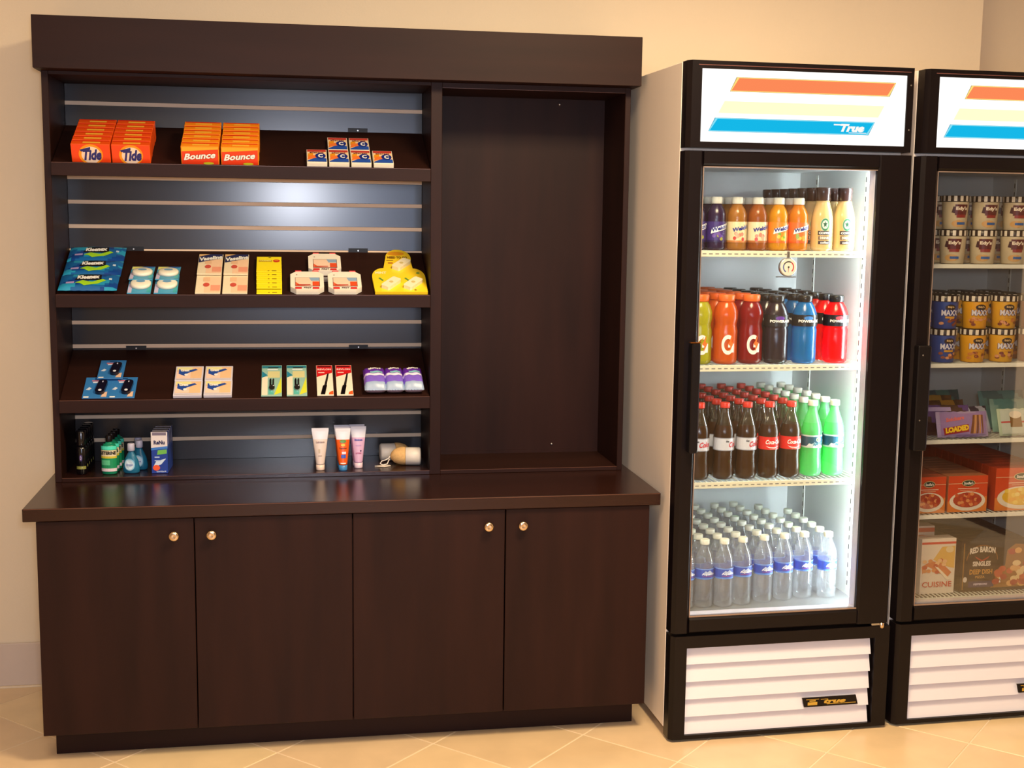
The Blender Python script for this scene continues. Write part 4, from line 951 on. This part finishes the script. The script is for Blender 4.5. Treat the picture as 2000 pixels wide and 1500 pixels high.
# water
def water(t):
    q = MB(); pr = [(.020, 0), (.0285, .004), (.0305, .012)]
    for k in range(6): z = .020+k*.011; pr += [(.0292, z), (.0308, z+.0055)]
    pr += [(.0296, .088), (.0300, .092), (.0300, .126), (.0308, .132), (.0295, .148), (.0240, .168), (.0160, .184), (.0128, .192), (.0128, .198)]
    q.lathe(P_(pr, M_pet), 20); obj('bottle_body', q, t)
    q = MB(); q.lathe(P_([(.0145, .1982), (.0150, .200), (.0150, .212), (.0135, .214)], M_cap_w), 20); obj('cap', q, t)
    p = Print(); p.rect(0, 0, 1, 1, (44, 82, 186), 1, 26); p.rect(0, 0, 1, .14, (90, 140, 214), 2, 26); p.rect(0, .9, 1, 1, (120, 160, 226), 2, 26)
    p.poly([(.43, .55), (.47, .80), (.50, .68), (.54, .86), (.58, .66), (.62, .55)], (190, 206, 236), 3); p.text('Aquafina', .41, .34, .64, .62, (236, 240, 250), 5, .05, 0, .0); p.rect(.42, .27, .62, .30, (190, 60, 90), 4, 3)
    obj('label_band', p.build(on_cyl(.0300, .092, .126, 359, -88)), t)
r0 = None
for i, (x, y) in enumerate(((.0812, -.640), (.1445, -.636), (.2075, -.641), (.273, -.629), (.350, -.616), (.4235, -.604), (.4955, -.594), (.573, -.604))):
    for j in range(8 if i < 6 else 7):
        if i == 7 and j > 5: continue
        lab = 'clear water bottle with blue label, %s column from the left, %s' % (ORD[i], 'front one' if j == 0 else ORD[j]+' from front')
        loc = floc(x+(random.uniform(-.0008, .0008) if j else 0), y+.0640*j, .3876, X1); rz = (0, 0, FR+R(random.uniform(-12, 12)*(j > 0)))
        if r0 is None: r0 = thing('water_bottle', lab, 'bottle', loc, rz, 'water bottles on the fridge floor'); water(r0)
        else: dup(r0, loc, lab, rz)

# ------------------------------------------------------------------ frozen food cabinet goods
M_cup = mat('cup_board', (206, 190, 164), .5, noise=.02)
def cup(bg, kind):
    def b(t):
        r = .0405; h = .105; B = prt(bg)
        q = MB(); q.lathe([(.034, 0, B), (.0355, .002, B), (r, h-.020, B), (r, h-.019, B)], 26); obj('cup_body', q, t)
        q = MB(); L_ = prt((40, 26, 30)); q.lathe([(r+.0012, h-.0188, L_), (r+.0018, h-.016, L_), (r+.0018, h-.001, L_), (r, h, L_)], 26); lid = obj('lid', q, t)
        p = Print()
        for k in range(14): p.rect(k/14, 0, k/14+1/28, 1, (232, 222, 206), 1, 2)
        obj('lid_stripes', p.build(on_cyl(r+.0018, h-.0175, h-.001, 359)), lid)
        p = Print()
        if kind == 'e':
            p.poly([(.30, .60), (.34, .84), (.44, .80), (.42, .56)], (64, 34, 50), 1); p.poly([(.38, .50), (.38, .92), (.70, .92), (.68, .50)], (90, 28, 36), 2); p.text("Edy's", .40, .66, .68, .84, (240, 226, 206), 4, .05); p.rect(.42, .40, .66, .52, (140, 40, 40), 3, 3)
            p.ell(.48, .16, .17, .14, (206, 160, 100), 1, 16); p.rect(.44, .12, .66, .22, (40, 90, 160), 3, 3)
        else:
            p.ell(.52, .80, .13, .12, (40, 26, 30), 2, 16); p.text("Edy's", .45, .76, .60, .86, (226, 190, 130), 4, .04); p.text('MAXX', .30, .46, .74, .70, (70, 80, 150), 3, .10); p.text('MAXX', .31, .47, .73, .70, (220, 216, 226), 5, .03)
            for k in range(9): p.ell(.28+.45*random.random(), .10+.26*random.random(), .06, .06, random.choice([(140, 70, 40), (196, 120, 50), (120, 50, 40), (214, 150, 110)]), 2+.1*k, 9)
            p.rect(.40, .36, .64, .44, (206, 150, 40), 4, 3)
        obj('cup_print', p.build(on_cyl(.0358, .006, h-.021, 190, -112 if kind == 'e' else -102, r2=r)), t)
    return b
def cups(xs, z, kinds, desc, grp):
    for i, x in enumerate(xs):
        k = kinds[i]
        for lev in range(2):
            rr = None
            for j in range(4):
                lab = '%s %s, %s column, %s layer, %s' % (k[2], desc, ORD[i], 'lower' if lev == 0 else 'upper', ('front' if j == 0 else ORD[j]+' back'))
                loc = floc(x+(.002 if lev else 0), -.632+.0870*j, z+.0008+lev*.1062, X2); rz = (0, 0, FR+R(random.uniform(-10, 10)+(8 if lev else 0)))
                if rr is None: rr = thing('ice_cream_cup', lab, 'cup', loc, rz, grp); cup(k[0], k[1])(rr)
                else: dup(rr, loc, lab, rz)
E_ = ((206, 190, 160), 'e', 'cream'); 
cups((.193, .297, .404, .510), 1.4605, [E_]*4, 'cup with striped lid', 'cream cups on the top frozen shelf')
cups((.178, .282, .384, .487), 1.1495, [((40, 70, 150), 'm', 'blue'), ((226, 160, 30), 'm', 'yellow'), ((222, 166, 44), 'm', 'golden'), ((130, 80, 60), 'm', 'brown')], 'cup with striped lid', 'coloured cups on the second frozen shelf')
# wrapped bars heaped on the third shelf
def bar(x, y, z, w, h, th, tilt, rz, cols, label, draw=None, lean=0):
    t = thing('wrapped_snack', label, 'snack', floc(x, y, z, X2), (R(tilt), R(lean), FR+R(rz)), 'wrapped frozen bars on the third frozen shelf')
    cs = [prt(c) for c in cols]
    pillow(t, w, h, th, lambda u, v: cs[int((math.sin(u*8+v*3)*.5+.5)*(len(cs)-.01))])
    if draw: p = Print(); draw(p); obj('wrapper_print', p.build(root_top[0]), t)
def dl(p):
    p.rect(.06, .08, .94, .92, (150, 120, 176), 1); p.poly([(.12, .08), (.60, .20), (.60, .50), (.10, .34)], (150, 40, 50), 2); p.text('LOADED', .14, .14, .60, .36, (240, 200, 40), 4, .07, 0, .12); p.text('Snickers', .16, .58, .52, .74, (220, 110, 110), 3, .05, 0, .1)
    for a in range(5): p.poly([(.62+.06*a, .12), (.68+.05*a, .12), (.74+.04*a, .85), (.70+.04*a, .85)], (196, 140, 90) if a % 2 else (120, 70, 40), 2+a*.2)
def dw(p):
    p.rect(.04, .06, .96, .94, (190, 200, 190), 1); p.rect(.04, .46, .96, .52, (190, 70, 70), 2); p.rect(.2, .30, .42, .74, (120, 84, 30), 3); p.ell(.31, .76, .12, .14, (226, 214, 196), 4, 14); p.rect(.5, .6, .9, .8, (150, 180, 90), 2)
ZB = .9075
bar(.250, -.655, ZB, .180, .082, .018, 74, 1, [(150, 126, 180), (170, 150, 190)], 'purple wrapper with yellow lettering standing at the front left', dl)
bar(.475, -.650, ZB, .190, .088, .018, 72, 2, [(196, 204, 190), (180, 196, 170)], 'pale green and white wrapper with brown bar picture at front right', dw)
bar(.215, -.615, ZB, .170, .098, .018, 70, -4, [(90, 60, 130), (70, 44, 40)], 'dark purple wrapper behind the lettered purple one', lambda p: p.rect(.1, .78, .62, .92, (170, 150, 200), 1))
bar(.230, -.575, ZB, .180, .108, .018, 70, 6, [(80, 44, 34), (60, 34, 28), (150, 110, 40)], 'dark brown and gold wrapper in the middle of the left heap')
bar(.200, -.535, ZB, .170, .120, .018, 70, -7, [(110, 70, 40), (70, 40, 30), (150, 116, 50)], 'brown wrapper near the back of the left heap')
bar(.357, -.585, ZB, .080, .088, .018, 68, 12, [(50, 40, 70), (190, 190, 210)], 'small dark blue and silver wrapper right of the left heap')
bar(.270, -.480, ZB, .180, .128, .018, 70, 5, [(40, 90, 100), (30, 70, 90), (60, 120, 120)], 'dark teal wrapper behind the left heap')
bar(.492, -.585, ZB, .180, .110, .018, 70, -3, [(70, 130, 130), (120, 160, 150)], 'teal and silver wrapper behind the pale green one')
bar(.500, -.500, ZB, .180, .126, .018, 70, 6, [(60, 110, 120), (90, 150, 150)], 'blue green wrapper at the back of the right heap')
# boxed meals
def mealbox(x, y, z, w, h, d, base, label, front, grp, nm='frozen_meal_box', j=0, sidec=None):
    t = thing(nm, label, 'box', floc(x, y, z, X2), (0, 0, FR), grp)
    q = MB(); q.box((-w/2, -d/2, 0), (w/2, d/2, h), prt(base), bev=.0008); obj('carton', q, t)
    if j == 0: p = Print(); front(p); obj('front_print', p.build(on_front(w, h, -d/2)), t)
    return t
def plate(p, food, cv=.30):
    p.rect(.0, .0, 1, 1, (214, 74, 32), 1); p.poly([(0, 0), (1, 0), (1, .42), (0, .30)], (226, 130, 50), 2); p.rect(.0, .78, 1, .795, (240, 190, 150), 3)
    p.ell(.5, cv, .46, .27, (236, 226, 206), 3, 24); p.ell(.5, cv+.03, .37, .21, food[0], 4, 20)
    rr = random.Random(3)
    for k in range(26): p.ell(.5+.32*(rr.random()*2-1)*.9, cv+.05+.17*(rr.random()*2-1), .05, .05, food[1+k % (len(food)-1)], 4.5+.08*k, 8)
    p.ell(.50, .80, .17, .09, (220, 206, 150), 7, 20); p.ell(.50, .80, .155, .078, (36, 60, 44), 7.6, 20); p.text("Stouffer's", .38, .76, .62, .84, WHITE, 8.4, .04); p.rect(.24, .64, .78, .66, (246, 214, 190), 4); p.rect(.3, .595, .7, .61, (240, 190, 150), 4)
PASTA = [(180, 70, 40), (206, 96, 50), (226, 150, 90), (170, 50, 30)]; MAC = [(236, 190, 50), (246, 214, 90), (240, 176, 40), (250, 226, 130)]
for j in range(8):
    mealbox(.141, -.645+.040*j, .6646, .118, .118, .038, (200, 100, 60), 'orange meal box at the far left, %s' % ('front one with pasta plate' if j == 0 else ORD[j]+' from the glass'), lambda p: plate(p, PASTA), 'narrow orange meal boxes on the fourth shelf', j=j)
for j in range(8):
    mealbox(.280, -.642+.040*j, .6646, .138, .118, .038, (190, 120, 80), 'orange pasta meal box in the middle row, %s' % ('front one' if j == 0 else ORD[j]+' from the glass'), lambda p: plate(p, PASTA), 'middle orange meal boxes on the fourth shelf', j=j)
for j in range(12):
    mealbox(.470, -.645+.042*j, .6646, .190, .140, .040, (184, 66, 34), 'tall orange macaroni box in the right row, %s' % ('front one' if j == 0 else ORD[j]+' from the glass'), lambda p: plate(p, MAC), 'tall orange meal boxes on the fourth shelf', j=j)
def cuis(p):
    p.rect(0, 0, 1, 1, (226, 214, 196), 1); p.rect(0, .90, 1, .94, (206, 70, 50), 2); p.rect(0, .94, 1, 1, (232, 220, 206), 2)
    p.poly([(.05, .36), (.2, .5), (.5, .40), (.8, .30), (.9, .38), (.62, .55), (.3, .60), (.02, .5)], (206, 120, 70), 3); p.poly([(.35, .62), (.6, .85), (.98, .86), (.98, .45), (.7, .5)], (222, 180, 90), 2)
    rr = random.Random(5)
    for k in range(16): p.ell(.1+.6*rr.random(), .36+.26*rr.random(), .07, .035, random.choice([(190, 80, 50), (236, 190, 140), (214, 140, 80)]), 4+.08*k, 8)
    p.poly([(.4, .5), (.5, .48), (.86, .26), (.78, .24)], (240, 226, 200), 6); p.ell(.82, .80, .12, .06, (226, 206, 160), 5, 12); p.text('CUISINE', .05, .12, .92, .22, (196, 60, 50), 6, .02)
mealbox(.189, -.640, .3972, .120, .182, .045, (226, 216, 206), 'white meal box with red CUISINE lettering at the bottom left', cuis, 'white meal boxes at the bottom')
mealbox(.165, -.560, .3972, .100, .205, .050, (214, 200, 186), 'white meal box with red stripe behind the lettered one', lambda p: (p.rect(0, 0, 1, 1, (226, 206, 190), 1), p.rect(0, .90, 1, .97, (206, 70, 50), 2), p.ell(.5, .78, .35, .08, (206, 120, 70), 2, 14)), 'white meal boxes at the bottom')
def baron(p):
    p.rect(0, 0, 1, 1, (44, 30, 26), 1); p.rect(.03, .04, .045, .96, (150, 110, 50), 2); p.rect(.10, .10, .52, .90, (60, 44, 34), 2); p.ring(.31, .62, .235, .30, .95, (150, 100, 50), 3, 16, 0, 180)
    p.text('RED BARON', .12, .74, .50, .86, (232, 222, 206), 5, .05, 0, 0, .035); p.poly([(.2, .70), (.31, .62), (.42, .70), (.40, .66), (.31, .58), (.22, .66)], (170, 60, 40), 3)
    p.text('SINGLES', .17, .50, .44, .60, (226, 216, 200), 5, .05); p.text('DEEP DISH', .13, .34, .47, .44, (206, 150, 60), 5, .03); p.text('PIZZA', .22, .26, .36, .31, (206, 160, 80), 5, .02)
    p.rect(.12, .08, .50, .20, (50, 44, 90), 3); p.text('PEPPERONI', .20, .12, .40, .16, (220, 210, 230), 5, .03); p.ell(.07, .24, .03, .055, (220, 210, 200), 3, 14)
    p.poly([(.46, .06), (.50, .40), (.66, .50), (.68, .80), (.80, .92), (.99, .90), (.99, .06)], (150, 100, 40), 2)
    rr = random.Random(9)
    for k in range(34):
        u = .52+.46*rr.random(); v = .12+.7*rr.random()
        if v < .45 or u > .70: p.ell(u, v, .05+.02*rr.random(), .06, [(196, 90, 60), (226, 170, 100), (170, 60, 40), (236, 206, 150)][k % 4], 4+.06*k, 9)
    p.text('2', .575, .16, .60, .26, WHITE, 8, .03)
for j in range(12):
    mealbox(.392, -.640+.0425*j, .3972, .240, .168, .041, (62, 44, 34), 'dark brown pizza box in the bottom row, %s' % ('front one with lettering' if j == 0 else ORD[j]+' from the glass'), baron, 'dark pizza boxes at the bottom', j=j)

# ceiling fixtures that carry the warm light
for x, y in ((1.9, -1.9), (.1, -2.6)):
    q = MB(); q.box((-.32, -.32, -.045), (.32, .32, -.0), M_louver); q2 = thing('ceiling_light', 'square ceiling light %s' % ('above the refrigerators' if x > 1 else 'left of the camera'), 'lamp', (x, y, 2.7495)); obj('housing', q, q2)
